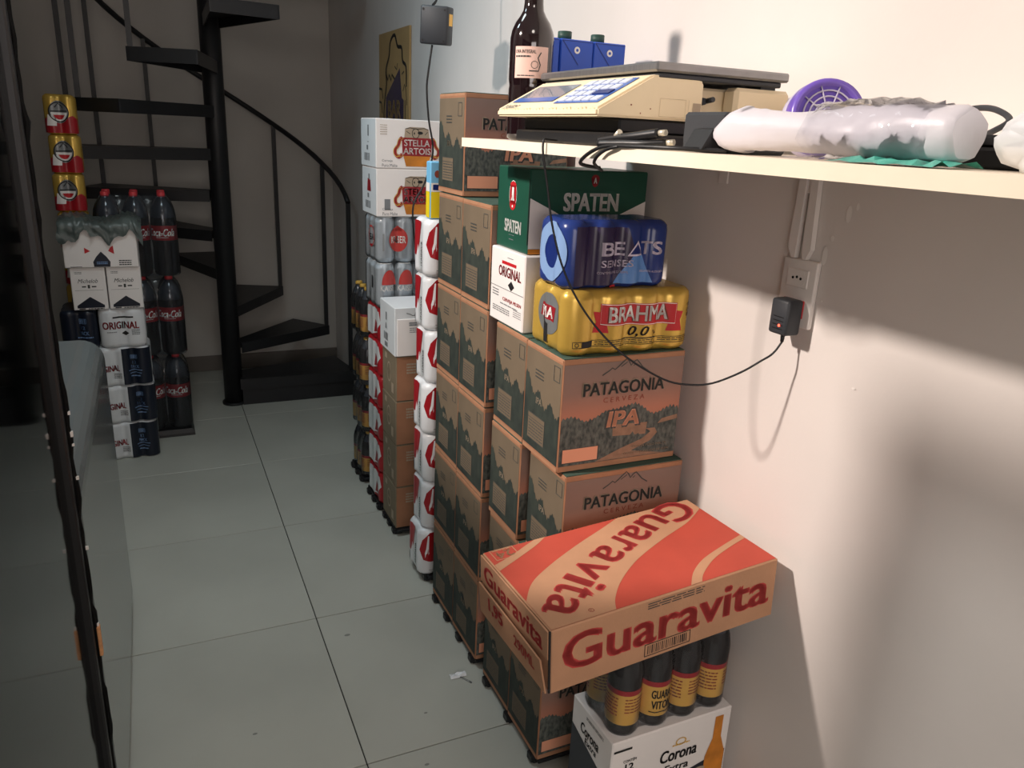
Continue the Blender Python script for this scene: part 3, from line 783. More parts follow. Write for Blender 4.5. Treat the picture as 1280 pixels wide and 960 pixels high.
for k in range(2):
    w, d, h = .285, .190, .157
    lab = ['lower white carton with red goblet print, standing on the silver can packs', 'upper white carton with red goblet print, highest below the poster'][k]
    t = carton('beer_carton', lab, 'carton', w, d, h, (.834-.002*k, 2.698, zs_+.158*k), 'white_card', R(.5*k), 'white goblet cartons')
    F = face('front', w, d, h); L = face('left', w, d, h)
    print_on('side_print_tone', [rect(-d/2+.004, .003, d/2-.004, h-.003)], L, 'white_card_cool', t, .0004)  # aisle side covered in the cooler white, its shade painted in
    cx = -.006
    FG = lambda u, v, o: F(cx+.004+(u-cx)*.80, v, o)
    print_on('goblet', [poly([(cx-.047, .008), (cx+.047, .008), (cx+.060, .044), (cx-.060, .044)])], FG, 'amber', t, .0006)
    print_on('goblet', [poly([(cx-.055, .10), (cx+.055, .10), (cx+.05, .128), (cx+.03, .134), (cx-.03, .134), (cx-.052, .128)])], FG, 'slate_hi', t, .0006)
    print_on('goblet', [stroke([(cx-.05, .128), (cx-.03, .131), (cx, .128), (cx+.03, .131), (cx+.05, .127)], .002), ring(cx-.006, .114, .014, .0165, 22), ell(cx-.012, .114, .003, .004, 8), ell(cx+.014, .116, .012, .005, 10), stroke([(cx-.046, .12), (cx-.03, .112)], .002), stroke([(cx+.046, .12), (cx+.034, .11)], .002)], FG, 'black_ink', t, .0010)
    print_on('ribbon', [poly([(cx-.062, .042), (cx+.062, .042), (cx+.066, .100), (cx-.066, .100)])], FG, 'dark_red', t, .0010)
    for sg in (-1, 1):
        cv = [(p.x, p.y) for p in catmull([(cx+sg*.064, .098, 0), (cx+sg*.074, .092, 0), (cx+sg*.080, .076, 0), (cx+sg*.093, .062, 0), (cx+sg*.092, .046, 0), (cx+sg*.078, .038, 0), (cx+sg*.064, .046, 0)], 5)]
        print_on('ribbon_scroll', [stroke(cv, .013)], FG, 'dark_red', t, .0012)
        print_on('ribbon_edge', [stroke([(x+sg*.007, y) for x, y in cv], .0026)], FG, 'gold_ink', t, .0015)
        print_on('ribbon_edge', [stroke([(x-sg*.006, y) for x, y in cv], .0016)], FG, 'gold_ink', t, .0015)
    print_on('lettering', [text('STELLA', cx, .0835, .112, .021, .03), text('ARTOIS', cx, .0575, .120, .021, .03)], FG, 'white_ink', t, .0015)
    print_on('lettering', [text('Cerveja', cx-.098, .024, .036, .010, .0), text('Puro Malte', cx-.090, .010, .052, .010, .0)], F, 'grey_ink', t, .0006)
    if k == 0: print_on('grey_label', [rect(-.115, .022, -.095, .058)], F, 'grey_ink', t, .0006)
    else: print_on('lettering', [lines(-.128, .105, -.104, .140, 5, 3, .3)], F, 'slate_hi', t, .0006)
    print_on('lettering', [rect(-.01, .080, .012, .082), bars(-.05, .02, .02, .045, 10, 5), rect(-.02, .055, .0, .07), rect(-.006, .10, .010, .135)], L, 'grey_ink', t, .0008)
    if k == 0: print_on('emblem', [poly([(-.022, .078), (.026, .078), (.02, .115), (-.014, .12)])], L, 'dark_red', t, .0012)

# ---- bottles
def bottle_profile(r, h, kind):
    if kind == 'small': return [(r*.7, 0), (r*.95, .004), (r, .012), (r, h*.55), (r*.97, h*.62), (r*.72, h*.76), (r*.42, h*.88), (r*.36, h*.90), (r*.36, h*.94)]
    return [(r*.75, 0), (r*.96, .010), (r, .028), (r*.97, h*.26), (r*.92, h*.33), (r*.98, h*.41), (r, h*.44), (r, h*.62), (r*.99, h*.70), (r*.90, h*.79), (r*.70, h*.865), (r*.42, h*.92), (r*.29, h*.945), (r*.28, h*.96)]
def cyl_map(r, a0=-90):
    return lambda u, v, o: ((r+o)*math.cos(R(a0)+u/r), (r+o)*math.sin(R(a0)+u/r), v)
def bottle_pack(label, loc, nx, ny, r, h, kind, group, rz=0):
    t = thing('bottle_pack', label, 'bottle pack', loc, rz, group)
    first = None
    for j in range(ny):
        for i in range(nx):
            x, y = -nx*r+r*(2*i+1), -ny*r+r*(2*j+1)
            if first is None:
                mb = MB(); prof = bottle_profile(r*.97, h, kind)
                ms = [0 if z < h*.70 else 1 for _, z in prof]
                mb.lathe(prof, 22, ms=ms)
                b = mb.build('bottle', ['cola', 'cola_clear'], t); kids = []
                capr = r*.42 if kind == 'small' else r*.30
                mb = MB(); mb.lathe([(capr, 0), (capr*1.03, h*.02), (capr*.98, h*.058), (capr*.8, h*.066), (0, h*.066)], 14); 
                cp = mb.build('cap', 'gold_ink' if kind == 'small' else 'cap_red', b, loc=(0, 0, h*.932)); kids.append(cp)
                if kind == 'small':
                    za, zb = h*.12, h*.42
                    mb = MB(); mb.loft([[Vector(((r*.985)*math.cos(2*math.pi*k/24), (r*.985)*math.sin(2*math.pi*k/24), z)) for k in range(24)] for z in (za, zb, zb+h*.05)], cap=False, ms=[0, 1]); kids.append(mb.build('label', ['yellow_label', 'red_ink'], b))
                    cm = cyl_map(r*.985, -100); cu = [q*r*.2 for q in range(-12, 13)]
                    s_ = h/.222
                    kids.append(print_on('lettering', [text('GUARA', 0, h*.345, r*1.25, h*.085, .03), text('VITON', .002, h*.235, r*1.3, h*.085, .03), stroke([(-r*.7, h*.165), (-r*.35, h*.158), (0, h*.166), (r*.35, h*.158), (r*.7, h*.165)], .0022)], cm, 'black_ink', b, .0006, cu))
                    kids.append(print_on('lettering', [lines(-r*2.9, h*.24, -r*1.6, h*.40, 5, 3, .35), lines(r*1.5, h*.20, r*2.9, h*.40, 6, 4, .4)], cm, 'rust', b, .0006, [q*r*.2 for q in range(-16, 17)]))
                else:
                    za, zb = h*.435, h*.61
                    mb = MB(); mb.loft([[Vector(((r*.985)*math.cos(2*math.pi*k/24), (r*.985)*math.sin(2*math.pi*k/24), z)) for k in range(24)] for z in (za, zb)], cap=False); kids.append(mb.build('label', 'cola_red', b))
                    cm = cyl_map(r*.985, -96); cu = [q*r*.2 for q in range(-12, 13)]
                    kids.append(print_on('lettering', [text('Coca-Cola', 0, h*.53, r*2.1, h*.09, .025, .35), lines(-r*.4, h*.465, r*.5, h*.475, 1, 3, .7), stroke([(-r*.75, h*.505), (-r*.3, h*.487), (r*.1, h*.498)], .002)], cm, 'white_ink', b, .0006, cu))
                first = (b, kids)
            else:
                b = first[0].copy(); COL.objects.link(b); b.parent = t
                for q in first[1]:
                    c = q.copy(); COL.objects.link(c); c.parent = b
            b.location = (x, y, 0); b.rotation_euler = (0, 0, R([150, 35, -20, 6, 10, 110, 165, 14, 64, 190, 5, 90][(i*3+j*5) % 12]) if kind == 'small' else R([0, 12, -8][(i+j) % 3]))
    # film that follows the shoulders
    mb = MB(); W, D = 2*r*nx, 2*r*ny
    rings = []
    for z, ins in ([(0, .004), (.008, 0), (h*.62, 0), (h*.72, r*.10), (h*.84, r*.36), (h*.93, r*.62), (h*.96, r*.70)] if kind == 'small' else [(0, .004), (.008, 0), (h*.70, 0), (h*.79, r*.08), (h*.865, r*.27), (h*.92, r*.52), (h*.955, r*.66)]):
        rings.append([Vector((x, y, z)) for x, y in outline(W, D, nx, ny, ins, 50)])
    mb.loft(rings, cap=False); mb.build('shrink_film', 'clear' if kind == 'small' else 'clear_cola', t)
    return t
FB = None
for k in range(4):
    lab = 'pack of small dark bottles with yellow labels, %s of the farthest stack' % ['lowest', 'second from the floor', 'third from the floor', 'topmost'][k]
    loc = (.830, 2.965, Z0+.196*k)
    if FB is None: FB = bottle_pack(lab, loc, 4, 3, .0325, .194, 'small', 'far bottle packs')
    else: dup(FB, loc, R([0, 2, -2, 1][k]), lab)

# ================================================================== front corner: white carton, bottles, red-and-tan carton
w, d, h = .286, .152, .300
t = carton('beer_carton', 'white beer carton with black lettering low in front, carrying the yellow-labelled bottles', 'carton', w, d, h, (.852, 1.060, .0), 'white_card', R(.4))
F = face('front', w, d, h); L = face('left', w, d, h)
print_on('navy_print', [poly([(-.045, .003), (.138, .003), (.138, .196), (.02, .166), (-.03, .160)])], F, 'navy', t, .0006)
print_on('navy_print', [poly([(-.073, .003), (.073, .003), (.073, .195), (-.073, .235)])], L, 'navy', t, .0006)
def mini_bottle(cx, z0, s):
    return [poly([(cx-.021*s, z0), (cx+.021*s, z0), (cx+.021*s, z0+.12*s), (cx+.016*s, z0+.135*s), (cx+.009*s, z0+.155*s), (cx+.0085*s, z0+.20*s), (cx-.0085*s, z0+.20*s), (cx-.009*s, z0+.155*s), (cx-.016*s, z0+.135*s), (cx-.021*s, z0+.12*s)])]
print_on('bottle_print', mini_bottle(.112, .05, 1.18)+mini_bottle(.045, -.02, .95), F, 'amber', t, .0010)
print_on('bottle_print', [ell(.075, .165, .016, .006, 14)], F, 'slate_hi', t, .0012)
print_on('bottle_print', mini_bottle(.024, .05, .72), L, 'amber', t, .0010)
print_on('lettering', [text('Corona', .018, .226, .090, .030, .035, .1), text('Extra', .016, .192, .060, .019, .03, .1)], F, 'black_ink', t, .0010)
print_on('emblem', [ring(.020, .254, .010, .013, 18, .7), lines(.0, .245, .042, .250, 1, 3, .6)], F, 'gold_ink', t, .0010)
print_on('lettering', [text('CONTÉM', -.100, .250, .030, .008, .02), text('12', -.100, .234, .020, .016, .04), text('LATAS', -.100, .220, .026, .010, .03), text('350ML', -.100, .207, .028, .008, .03)], F, 'black_ink', t, .0010)
print_on('slot', [rect(-.139, .276, -.098, .281)], F, 'black_ink', t, .0010)
print_on('lettering', [text('Corona', -.004, .252, .070, .024, .03, .1), text('Extra', .002, .230, .044, .015, .03, .1), lines(-.02, .28, .045, .288, 2, 3, .4)], L, 'black_ink', t, .0010)
mb = MB(); mb.box(-.052, -.010, -.077, -.0755, .20, .29, bev=.0004)
t2 = bottle_pack('shrink-wrapped pack of dark bottles with yellow labels, under the red-and-tan carton', (.8535, 1.060, h+.0005), 4, 2, .0345, .222, 'small', None, R(1))

t = thing('drink_carton', 'flat tan carton with large red print, lying across the dark bottles', 'carton', (.749, 1.048, .6015), rot=(R(-.262), R(-2.956), R(2.196)))
w, d, h = .479, .262, .122
# origin in the middle of the box
mb = MB(); mb.box(-w/2+.004, w/2, -d/2, d/2, -h/2, h/2-.001, bev=.0022); mb.build('carton_body', 'guara_card', t)
F = lambda u, v, o: (u, -d/2-o, v-h/2)
T = lambda u, v, o: (u, v, h/2-.001+o)
Lf = lambda u, v, o: (-w/2+.004-o, -u, v-h/2)
def band(c, wd, n=26, x0=-1, x1=1): return c, wd
# top print: red field, tan diagonal bands
X0, X1, Y0, Y1 = -w/2+.006, w/2-.003, -d/2+.003, d/2-.003
print_on('red_print', [rect(X0, Y0, X1, Y1)], T, 'orange', t, .0005)
def curve(pts): return [(p.x, p.y) for p in catmull([(x, y, 0) for x, y in pts], 6)]
def clip(pts): return [(min(X1, max(X0, x)), min(Y1, max(Y0, y))) for x, y in pts]
a = curve([(X0, -.042), (-.199, .002), (-.142, .038), (-.065, .075), (.01, .106), (.060, Y1)])
b_ = curve([(X1, .086), (.175, .050), (.096, .021), (.008, -.018), (-.056, -.061), (-.095, -.100), (-.112, Y0)])
print_on('tan_band', [poly(a+[(X1, Y1)]+b_+[(X0, Y0)])], T, 'guara_card', t, .0009)
a = curve([(X0, .060), (-.189, .081), (-.135, .108), (-.105, Y1)]); b_ = curve([(-.128, Y1), (-.150, .118), (-.192, .097), (X0, .081)])
print_on('tan_band', [poly(a+b_)], T, 'guara_card', t, .0009)
a = curve([(.042, Y0), (.072, -.097), (.115, -.071), (.175, -.051), (X1, -.034)]); b_ = curve([(X1, -.047), (.185, -.061), (.132, -.080), (.086, -.108), (.066, Y0)])
print_on('tan_band', [poly(a+b_)], T, 'guara_card', t, .0009)
# the word on the band, letter by letter along a curve, read from the wall side
word = 'Guaravita'; path = catmull([(.218, .117, 0), (.174, .106, 0), (.108, .082, 0), (.052, .058, 0), (.006, .038, 0), (-.038, .018, 0), (-.083, -.004, 0), (-.124, -.028, 0), (-.155, -.050, 0), (-.190, -.080, 0), (-.208, -.098, 0)], 12)
Ls = [0]
for i in range(len(path)-1): Ls.append(Ls[-1]+(path[i+1]-path[i]).length)
wds = [.078, .056, .054, .036, .054, .056, .022, .034, .056]; hts = [.074, .054, .056, .055, .056, .054, .078, .070, .056]
tot = sum(wds)+.004*8; s0 = 0; shp = []
for c, cw, hh in zip(word, wds, hts):
    q = (s0+cw/2)/tot*Ls[-1]; s0 += cw+.004
    i = max(k for k in range(len(Ls)-1) if Ls[k] <= q); p = path[i].lerp(path[i+1], (q-Ls[i])/(Ls[i+1]-Ls[i])); dv = (path[i+1]-path[i]).normalized()
    ang = math.atan2(dv.y, dv.x)
    k_ = Ls[-1]/tot
    up_ = Vector((-dv.y, dv.x, 0))
    off = (hh-.055)/2
    p = p + up_*off
    shp.append(text(c, p.x, p.y, cw*k_*.98, hh*1.0, .05, 0, 1, ang))
print_on('lettering', shp, T, 'guara_red', t, .0013)
print_on('emblem', [text('24', -.200, .108, .034, .022, .03, rot=R(184)), frame(-.224, .092, -.176, .128, .0018), lines(-.219, .122, -.181, .126, 1, 3, .8)], T, 'guara_card', t, .0010)
print_on('emblem', [ring(-.150, -.112, .004, .0052, 16), text('R', -.150, -.112, .004, .005, 0)], T, 'rust', t, .0012)
print_on('lettering', [text('Guaravita', .005, h*.56, .440, .070, .05)], F, 'guara_red', t, .0006)
print_on('barcode', [frame(-.052, .008, .046, .033, .0014), bars(-.046, .012, .040, .029, 20, 7)], F, 'black_ink', t, .0006)
print_on('torn_print', [lines(-.05, h-.020, .07, h-.006, 3, 6, .4)], F, 'slate', t, .0006)
# short side: two loose flaps
mb = MB(); mb.box(-w/2-.001, -w/2+.002, -d/2+.003, d/2-.003, h/2-.055, h/2-.003, mtx=Matrix.Rotation(0, 4, 'Y')); mb.build('end_flap', 'guara_card', t)
mb = MB()
mb.prism([(-d/2+.006, -h/2), (d/2-.004, -h/2), (d/2-.004, h/2-.058), (-d/2+.020, h/2-.066)], lambda u, v, s: (-w/2-.003-(v+h/2)*.05+s, u, v), 0, .003); mb.build('end_flap', 'guara_card', t)
mb = MB(); mb.box(-w/2+.0005, -w/2+.004, -d/2+.0005, -d/2+.003, -h/2+.003, h/2-.002); mb.build('torn_edge', 'black_ink', t)
print_on('lettering', [text('Guaravita', 0, h-.030, .225, .036, .05)], lambda u, v, o: (-w/2-.001-o, -u, v-h/2), 'guara_red', t, .0006)
for q in (text('1,95', -.055, .040, .060, .032, .05, rot=0), text('290ML', .055, .034, .075, .022, .03)): print_on('lettering', [q], lambda u, v, o: (-w/2-.0035-v*.05-o, -u, v-h/2), 'guara_red', t, .0006)

# ================================================================== shelf on the right wall
ZS = 1.378
sh = thing('wall_shelf', 'long cream laminate shelf fixed along the right wall', 'shelf', (0, 0, ZS))
mb = MB(); mb.prism([(.603, -.35), (WX(-.35)-.001, -.35), (WX(1.585)-.001, 1.585), (.603, 1.585)], lambda u, v, s: (u, v, s), -.0175, 0); mb.build('shelf_board', 'shelf', sh)
for y in (1.24, 1.02, .20):
    mb = MB(); x = WX(y)-.001
    mb.box(x-.30, x, y-.012, y+.012, -.0215, -.018); mb.box(x-.004, x, y-.012, y+.012, -.06, -.018)
    mb.build('bracket', 'white_plastic', sh)

# ---- cream counter scale, its keypad slope facing the aisle
sc = thing('counter_scale', 'worn cream counter scale with blue keypad and steel platter on the shelf', 'scale', (.0, .0, ZS+.0005))
Y0_, Y1_ = 1.030, 1.392
mb = MB(); mb.box(.628, .93, Y0_-.01, Y1_-.02, .0, .020, bev=.003); mb.box(.640, .92, Y0_+.004, Y1_-.03, .020, .041, bev=.003); mb.build('base', 'black', sc)
prof = [(.598, .0415), (.598, .053), (.690, .104), (.776, .102), (.783, .098), (.784, .0415)]
mb = MB(); mb.prism(prof, lambda u, v, s: (u, s, v), Y0_, Y1_); bmesh.ops.bevel(mb.bm, geom=mb.bm.edges[:], offset=.003, segments=2, affect='EDGES'); mb.build('housing', 'cream', sc)
mb = MB(); mb.box(.788, .95, Y0_+.035, Y1_-.03, .0415, .094, bev=.004); mb.build('rear_housing', 'cream', sc)
mb = MB(); mb.box(.845, .955, Y0_, Y0_+.034, .050, .096, bev=.006); mb.build('rear_cover', 'cream', sc)
mb = MB(); mb.cyl((.80, Y0_+.036, .073), (.80, Y0_+.018, .073), .007, .005); mb.cyl((.806, Y0_+.020, .074), (.806, Y0_+.005, .076), .004); mb.build('knob', 'black2', sc)
dx, dz = .092, .051; ln = math.hypot(dx, dz); nx_, nz_ = -dz/ln, dx/ln
S = lambda u, v, o: (.598+dx/ln*v+nx_*o, Y1_-u, .053+dz/ln*v+nz_*o)       # u: left to right seen from the aisle, v: up the slope
mb = MB()
print_on('display', [rect(.020, .030, .178, .086)], S, 'lcd', sc, .0010)
print_on('display_band', [rect(.020, .024, .178, .040)], S, 'lcd_blue', sc, .0014)
print_on('keypad', [rect(.195, .016, .338, .096)], S, 'lcd_blue', sc, .0010)
mk = None
for r_ in range(4):
    for c in range(5):
        if c >= 3 and r_ == 1: continue
        x, y = .203+c*.026, .022+r_*.0185
        mb = MB(); a, b = S(x, y, .001), S(x+.021, y, .001)
        P = [(x, y), (x+.021, y), (x+.021, y+.013), (x, y+.013)]
        mb.loft([[Vector(S(u, v, .0012)) for u, v in P], [Vector(S(u+(.001 if u == x else -.001), v, .003)) for u, v in P]], smooth=False); mb.build('key', 'key', sc)
mb = MB(); P = [(.282, .042), (.330, .042), (.330, .055), (.282, .055)]
mb.loft([[Vector(S(u, v, .0012)) for u, v in P], [Vector(S(u, v, .003)) for u, v in P]], smooth=False); mb.build('key', 'deep_blue', sc, 'wide dark blue key')
print_on('lettering', [text('TOLEDO', .046, .010, .062, .009, .03, .2), lines(.016, .002, .07, .0045, 1, 4, .6)], S, 'grey_ink', sc, .0010)
print_on('edge_wear', [rect(.0+.004*k, -.0008, .003+.004*k, -.0008+.0012+.001*((k*7) % 4)) for k in range(0, 88, 3)], S, 'cream2', sc, .0008)
SF = lambda u, v, o: (u, Y0_-o, v)
print_on('plate_line', [frame(.705, .046, .752, .072, .0006), rect(.757, .046, .7575, .072)], SF, 'cream2', sc, .0006)
print_on('rating_label', [rect(.765, .050, .780, .068)], SF, 'slate_hi', sc, .0006)
print_on('scratch', [ell(.655, .060, .0015, .0012, 7), ell(.672, .049, .001, .0012, 7), ell(.689, .056, .0012, .001, 7)], SF, 'rust', sc, .0006)
mb = MB()
a = math.radians(0)
mb.box(.692, .945, Y0_-.004, Y1_+.02, .1085, .1225, bev=.003)
mb.build('platter', 'steel', sc)
mb = MB(); mb.box(.700, .935, Y0_+.002, Y1_+.014, .1000, .1083, bev=.002); mb.build('platter_frame', 'black2', sc)
mb = MB(); mb.box(.900, .930, Y0_+.01, Y0_+.05, .0945, .1000); mb.build('platter_foot', 'black2', sc)

# ---- bottle and blue cartons behind the scale
t = thing('juice_bottle', 'dark glass bottle with a pale pink label standing behind the scale', 'bottle', (.700, 1.472, ZS+.0005))
mb = MB(); r = .0425
prof = [(.034, 0), (.041, .004), (r, .012), (r*.985, .095), (r*.96, .1), (r*.97, .105), (r, .112), (r, .172), (r, .186), (r*.94, .200), (r*.80, .214), (r*.60, .226), (r*.47, .236), (r*.43, .248), (r*.42, .262), (r*.40, .270), (r*.38, .29), (r*.38, .305)]
mb.lathe(prof, 32, ms=[0 if z < .255 else 1 for _, z in prof]); mb.build('glass_body', ['glass_dark', 'glass_neck'], t)
mb = MB(); mb.lathe([(r*.42, .305), (r*.43, .320), (r*.40, .326), (0, .326)], 16); mb.build('cap', 'gold_ink', t)
cm = cyl_map(r, -112); cu = [q*.004 for q in range(-12, 13)]
print_on('paper_label', [rect(-.036, .114, .032, .170)], cm, 'pink_label', t, .0005, cu)
print_on('lettering', [text('UVA INTEGRAL', -.014, .161, .040, .0065, .02), lines(-.034, .150, -.004, .155, 1, 3, .6), stroke([(-.006, .127), (.012, .127), (.015, .138), (.010, .150), (.016, .160)], .0022), ring(.004, .138, .006, .007, 16), lines(-.030, .117, .004, .120, 1, 6, .6)], cm, 'slate', t, .0009, cu)

CB = None
for k, lab in enumerate(['blue drink carton partly hidden by the dark glass bottle', 'middle blue drink carton with dark green cap behind the scale', 'right-hand blue drink carton with dark green cap, nearest the wall']):
    loc = (.750+.0785*k, 1.558, ZS+.0005)
    if CB is None:
        CB = thing('drink_carton', lab, 'carton', loc, 0, 'blue drink cartons'); w, d, h = .0765, .064, .201
        mb = MB(); mb.box(-w/2, w/2, -d/2, d/2, 0, h, bev=.002); mb.build('carton_body', 'blue_carton', CB)
        mb = MB(); mb.cyl((-.018, -.008, h), (-.018, -.008, h+.015), .0145, n=20); mb.cyl((-.018, -.008, h+.0145), (-.018, -.008, h+.016), .0135, n=20); mb.build('cap', 'green_cap', CB)
        F = face('front', w, d, h)
        print_on('fold', [stroke([(-.034, h-.004), (.004, h-.048)], .0022), rect(-.036, h-.004, .036, h-.0025)], F, 'blue_fold', CB)
        print_on('emblem', [ell(.0, h-.020, .0068, .0068, 18)], F, 'white_ink', CB)
        print_on('emblem', [ell(.0, h-.020, .003, .003, 12)], F, 'blue_carton', CB, .0010)
        print_on('arch_print', [stroke([(-.030, .118), (-.024, .129), (-.010, .134), (.010, .134), (.024, .129), (.030, .118)], .0022)], F, 'pale_blue', CB)
        print_on('lettering', [lines(-.022, .121, .022, .127, 1, 5, .9)], F, 'white_ink', CB)
    else: dup(CB, loc, R([0, .8, -.6][k]), lab)

# ---- black adapters and leads beside the scale
t = thing('power_adapter', 'black box power adapter with white-tipped plugs beside the scale', 'adapter', (.710, .868, ZS+.0005))
mb = MB(); mb.box(-.045, .06, -.044, .044, 0, .050, bev=.004); mb.build('adapter_body', 'black2', t)
mb = MB(); mb.prism([(-.048, .002), (-.047, .030), (-.060, .028), (-.075, .004)], lambda u, v, s: (u, s, v), -.040, -.002); mb.build('clip', 'black', t)
t = thing('plug_lead', 'black lead with two white-tipped plugs curling beside the scale', 'cable', (0, 0, 0))
mb = MB()
mb.tube(catmull([(.640, .93, ZS+.022), (.628, .975, ZS+.016), (.622, 1.02, ZS+.012), (.618, 1.05, ZS+.008)]), .0065, 8)
mb.tube(catmull([(.650, .925, ZS+.010), (.630, .955, ZS+.007), (.618, .99, ZS+.006), (.606, 1.03, ZS+.004)]), .0055, 8); mb.build('lead', 'black', t)
for a, b in (((.640, .93, ZS+.022), (.643, .918, ZS+.023)), ((.650, .925, ZS+.010), (.655, .914, ZS+.011)), ((.622, 1.013, ZS+.014), (.622, 1.001, ZS+.022))):
    mb = MB(); mb.cyl(a, b, .0042, n=10); mb.build('plug_tip', 'brass', t)
mb = MB()
mb.tube(catmull([(.66, .81, ZS+.004), (.618, .86, ZS+.004), (.602, .93, ZS+.003), (.599, 1.00, ZS+.001), (.596, 1.04, ZS-.010), (.600, 1.07, ZS-.026), (.64, 1.08, ZS-.032)]), .0028, 8)
mb.tube(catmull([(.625, .94, ZS+.004), (.600, .965, ZS+.002), (.596, 1.0, ZS-.006), (.597, 1.025, ZS-.022), (.62, 1.04, ZS-.034)]), .0024, 8)
o = mb.build('loose_cable', 'black'); tag(o, 'black cable drooping over the shelf edge in front of the scale', 'cable')

# ---- purple round fan
t = thing('round_fan', 'purple round fan with grey grille standing behind the white roll', 'fan', (.880, .872, ZS+.0555), rot=(R(78), 0, R(-28)))
rg = .0515
mb = MB(); mb.lathe([(rg, -.035), (rg*1.04, -.02), (rg*1.02, 0), (rg*.98, .006), (rg*.84, .008), (rg*.80, .002)], 40); mb.build('rim', 'purple', t)
mb = MB(); mb.lathe([(rg*1.02, -.045), (rg*1.06, -.04), (rg*1.07, -.025), (rg*1.05, -.018)], 40); mb.build('outer_casing', 'grille', t)
mb = MB(); mb.lathe([(0, -.004), (rg*.84, -.004)], 36); mb.build('mesh_disc', 'purple_dark', t)
mb = MB()
for q in (.20, .36, .52, .68): mb.tube([(rg*q*math.cos(2*math.pi*k/30), rg*q*math.sin(2*math.pi*k/30), .004) for k in range(31)], .0013, 6)
mb.build('grille_ring', 'grille', t)
for k in range(10):
    mb = MB(); a = 2*math.pi*k/10; mb.tube([(rg*.18*math.cos(a), rg*.18*math.sin(a), .005), (rg*.82*math.cos(a), rg*.82*math.sin(a), .004)], .0012, 6); mb.build('grille_spoke', 'grille', t)
mb = MB(); mb.box(-.02, .02, -.0475, -.040, -.03, -.004); 

# ---- white roll of bags in clear plastic
t = thing('bag_roll', 'white roll of plastic bags half wrapped in crinkled clear plastic along the shelf', 'bag roll', (.672, .650, ZS+.0295))
rr = random.Random(9); mb = MB(); rings = []
N = 34
for i in range(N+1):
    q = i/N; y = -.155+.320*q
    rad = .0248+.0035*math.sin(q*7)+rr.uniform(-.0010, .0010)+(.003*max(0, q-.8)/.2)
    if i == 0: rad *= .9
    if i == N: rad *= .78
    rings.append([Vector(((rad+rr.uniform(-.0008, .0008)+.0016*math.sin(3*a+9*q))*math.cos(a), y+(.012*math.sin(2*a+1) if i > N-3 else 0), (rad+.0012*math.sin(5*a+q*14))*math.sin(a)*.97)) for a in [2*math.pi*k/26 for k in range(26)]])
mb.loft(rings); mb.build('roll', 'roll', t)
mb = MB(); rings = []
for i in range(18):
    q = i/17; y = -.125+.150*q; sp = .92+.14*math.sin(q*math.pi)
    rings.append([Vector(((.0305*sp+rr.uniform(-.003, .004))*math.cos(a), y+rr.uniform(-.003, .003), max(-.0285, (.0300*sp+rr.uniform(-.003, .004))*math.sin(a)))) for a in [2*math.pi*k/22 for k in range(22)]])
mb.loft(rings, cap=False); mb.build('clear_wrap', 'clear2', t)
mb = MB(); rings = []
for i in range(14):
    q = i/13; y = -.17+.12*q
    rings.append([Vector((-.062+.014*j+rr.uniform(-.003, .003), y+rr.uniform(-.003, .003), -.0285+abs(rr.uniform(0, .007))*(1 if 0 < j < 5 else .2))) for j in range(6)])
mb.loft(rings, closed=False, cap=False, smooth=False); mb.build('teal_tail', 'teal', t)

# ---- black plugs, cable and white bag at the right end
t = thing('plug_adapter', 'black plug block lying beside the end of the white roll', 'adapter', (.770, .530, ZS+.0005), R(25))
mb = MB(); mb.box(-.03, .03, -.040, .035, 0, .020, bev=.003); mb.box(-.02, .022, .0, .036, .0195, .032, bev=.003); mb.build('plug_body', 'black', t)
mb = MB(); mb.box(-.010, -.006, -.044, -.039, .004, .007); mb.box(.0, .004, -.044, -.039, .004, .007); mb.build('contact', 'brass', t)
mb = MB(); mb.tube(catmull([(.965, .80, ZS+.070), (.945, .735, ZS+.064), (.930, .68, ZS+.068), (.915, .645, ZS+.064), (.90, .618, ZS+.052), (.87, .62, ZS+.036), (.82, .60, ZS+.026), (.775, .555, ZS+.030)]), .0036, 8)
o = mb.build('power_cable', 'black2'); tag(o, 'dark grey cable arching against the wall above the plug block', 'cable')
t = thing('plastic_bag', 'crumpled white plastic bag at the right end of the shelf', 'bag', (.70, .405, ZS+.0005))
mb = MB(); rr = random.Random(5); rings = []
for i in range(12):
    z = .074*i/11; sp = math.sin(math.pi*(.25+.7*i/11))
    rings.append([Vector(((.075*sp+rr.uniform(-.012, .010))*math.cos(a), (.062*sp+rr.uniform(-.010, .010))*math.sin(a), z)) for a in [2*math.pi*k/22 for k in range(22)]])
mb.loft(rings); mb.build('bag_body', 'white_film', t)

# ================================================================== socket, ducts, charger, cords
yp = 1.006
t = thing('wall_socket', 'white double wall socket plate with one red outlet, below the shelf', 'socket', (WX(yp)-.0005, yp, 1.150), R(.7))
mb = MB(); mb.box(-.010, 0, -.039, .039, -.058, .058, bev=.003, seg=2); mb.build('cover_plate', 'white_plastic', t)
def socket(z, m, lab=None):
    mb = MB(); pr = []
    hx = [(-.021, 0), (-.013, .0125), (.013, .0125), (.021, 0), (.013, -.0125), (-.013, -.0125)]
    mb.box(-.0125, -.0095, -.024, .024, z-.0155, z+.0155, bev=.001); s_ = mb.build('socket_insert', m, t, lab)
    mb = MB(); mb.prism(hx, lambda u, v, q: (q, u, z+v), -.0129, -.0124); mb.build('socket_recess', m, s_)
    for q in (-.009, 0, .009):
        mb = MB(); mb.cyl((-.0135, q, z+(.002 if q == 0 else 0)), (-.0128, q, z+(.002 if q == 0 else 0)), .0024, n=10); mb.build('pin_hole', 'black_ink', s_)
socket(.026, 'white_plastic'); socket(-.026, 'red_ink', 'red socket insert')
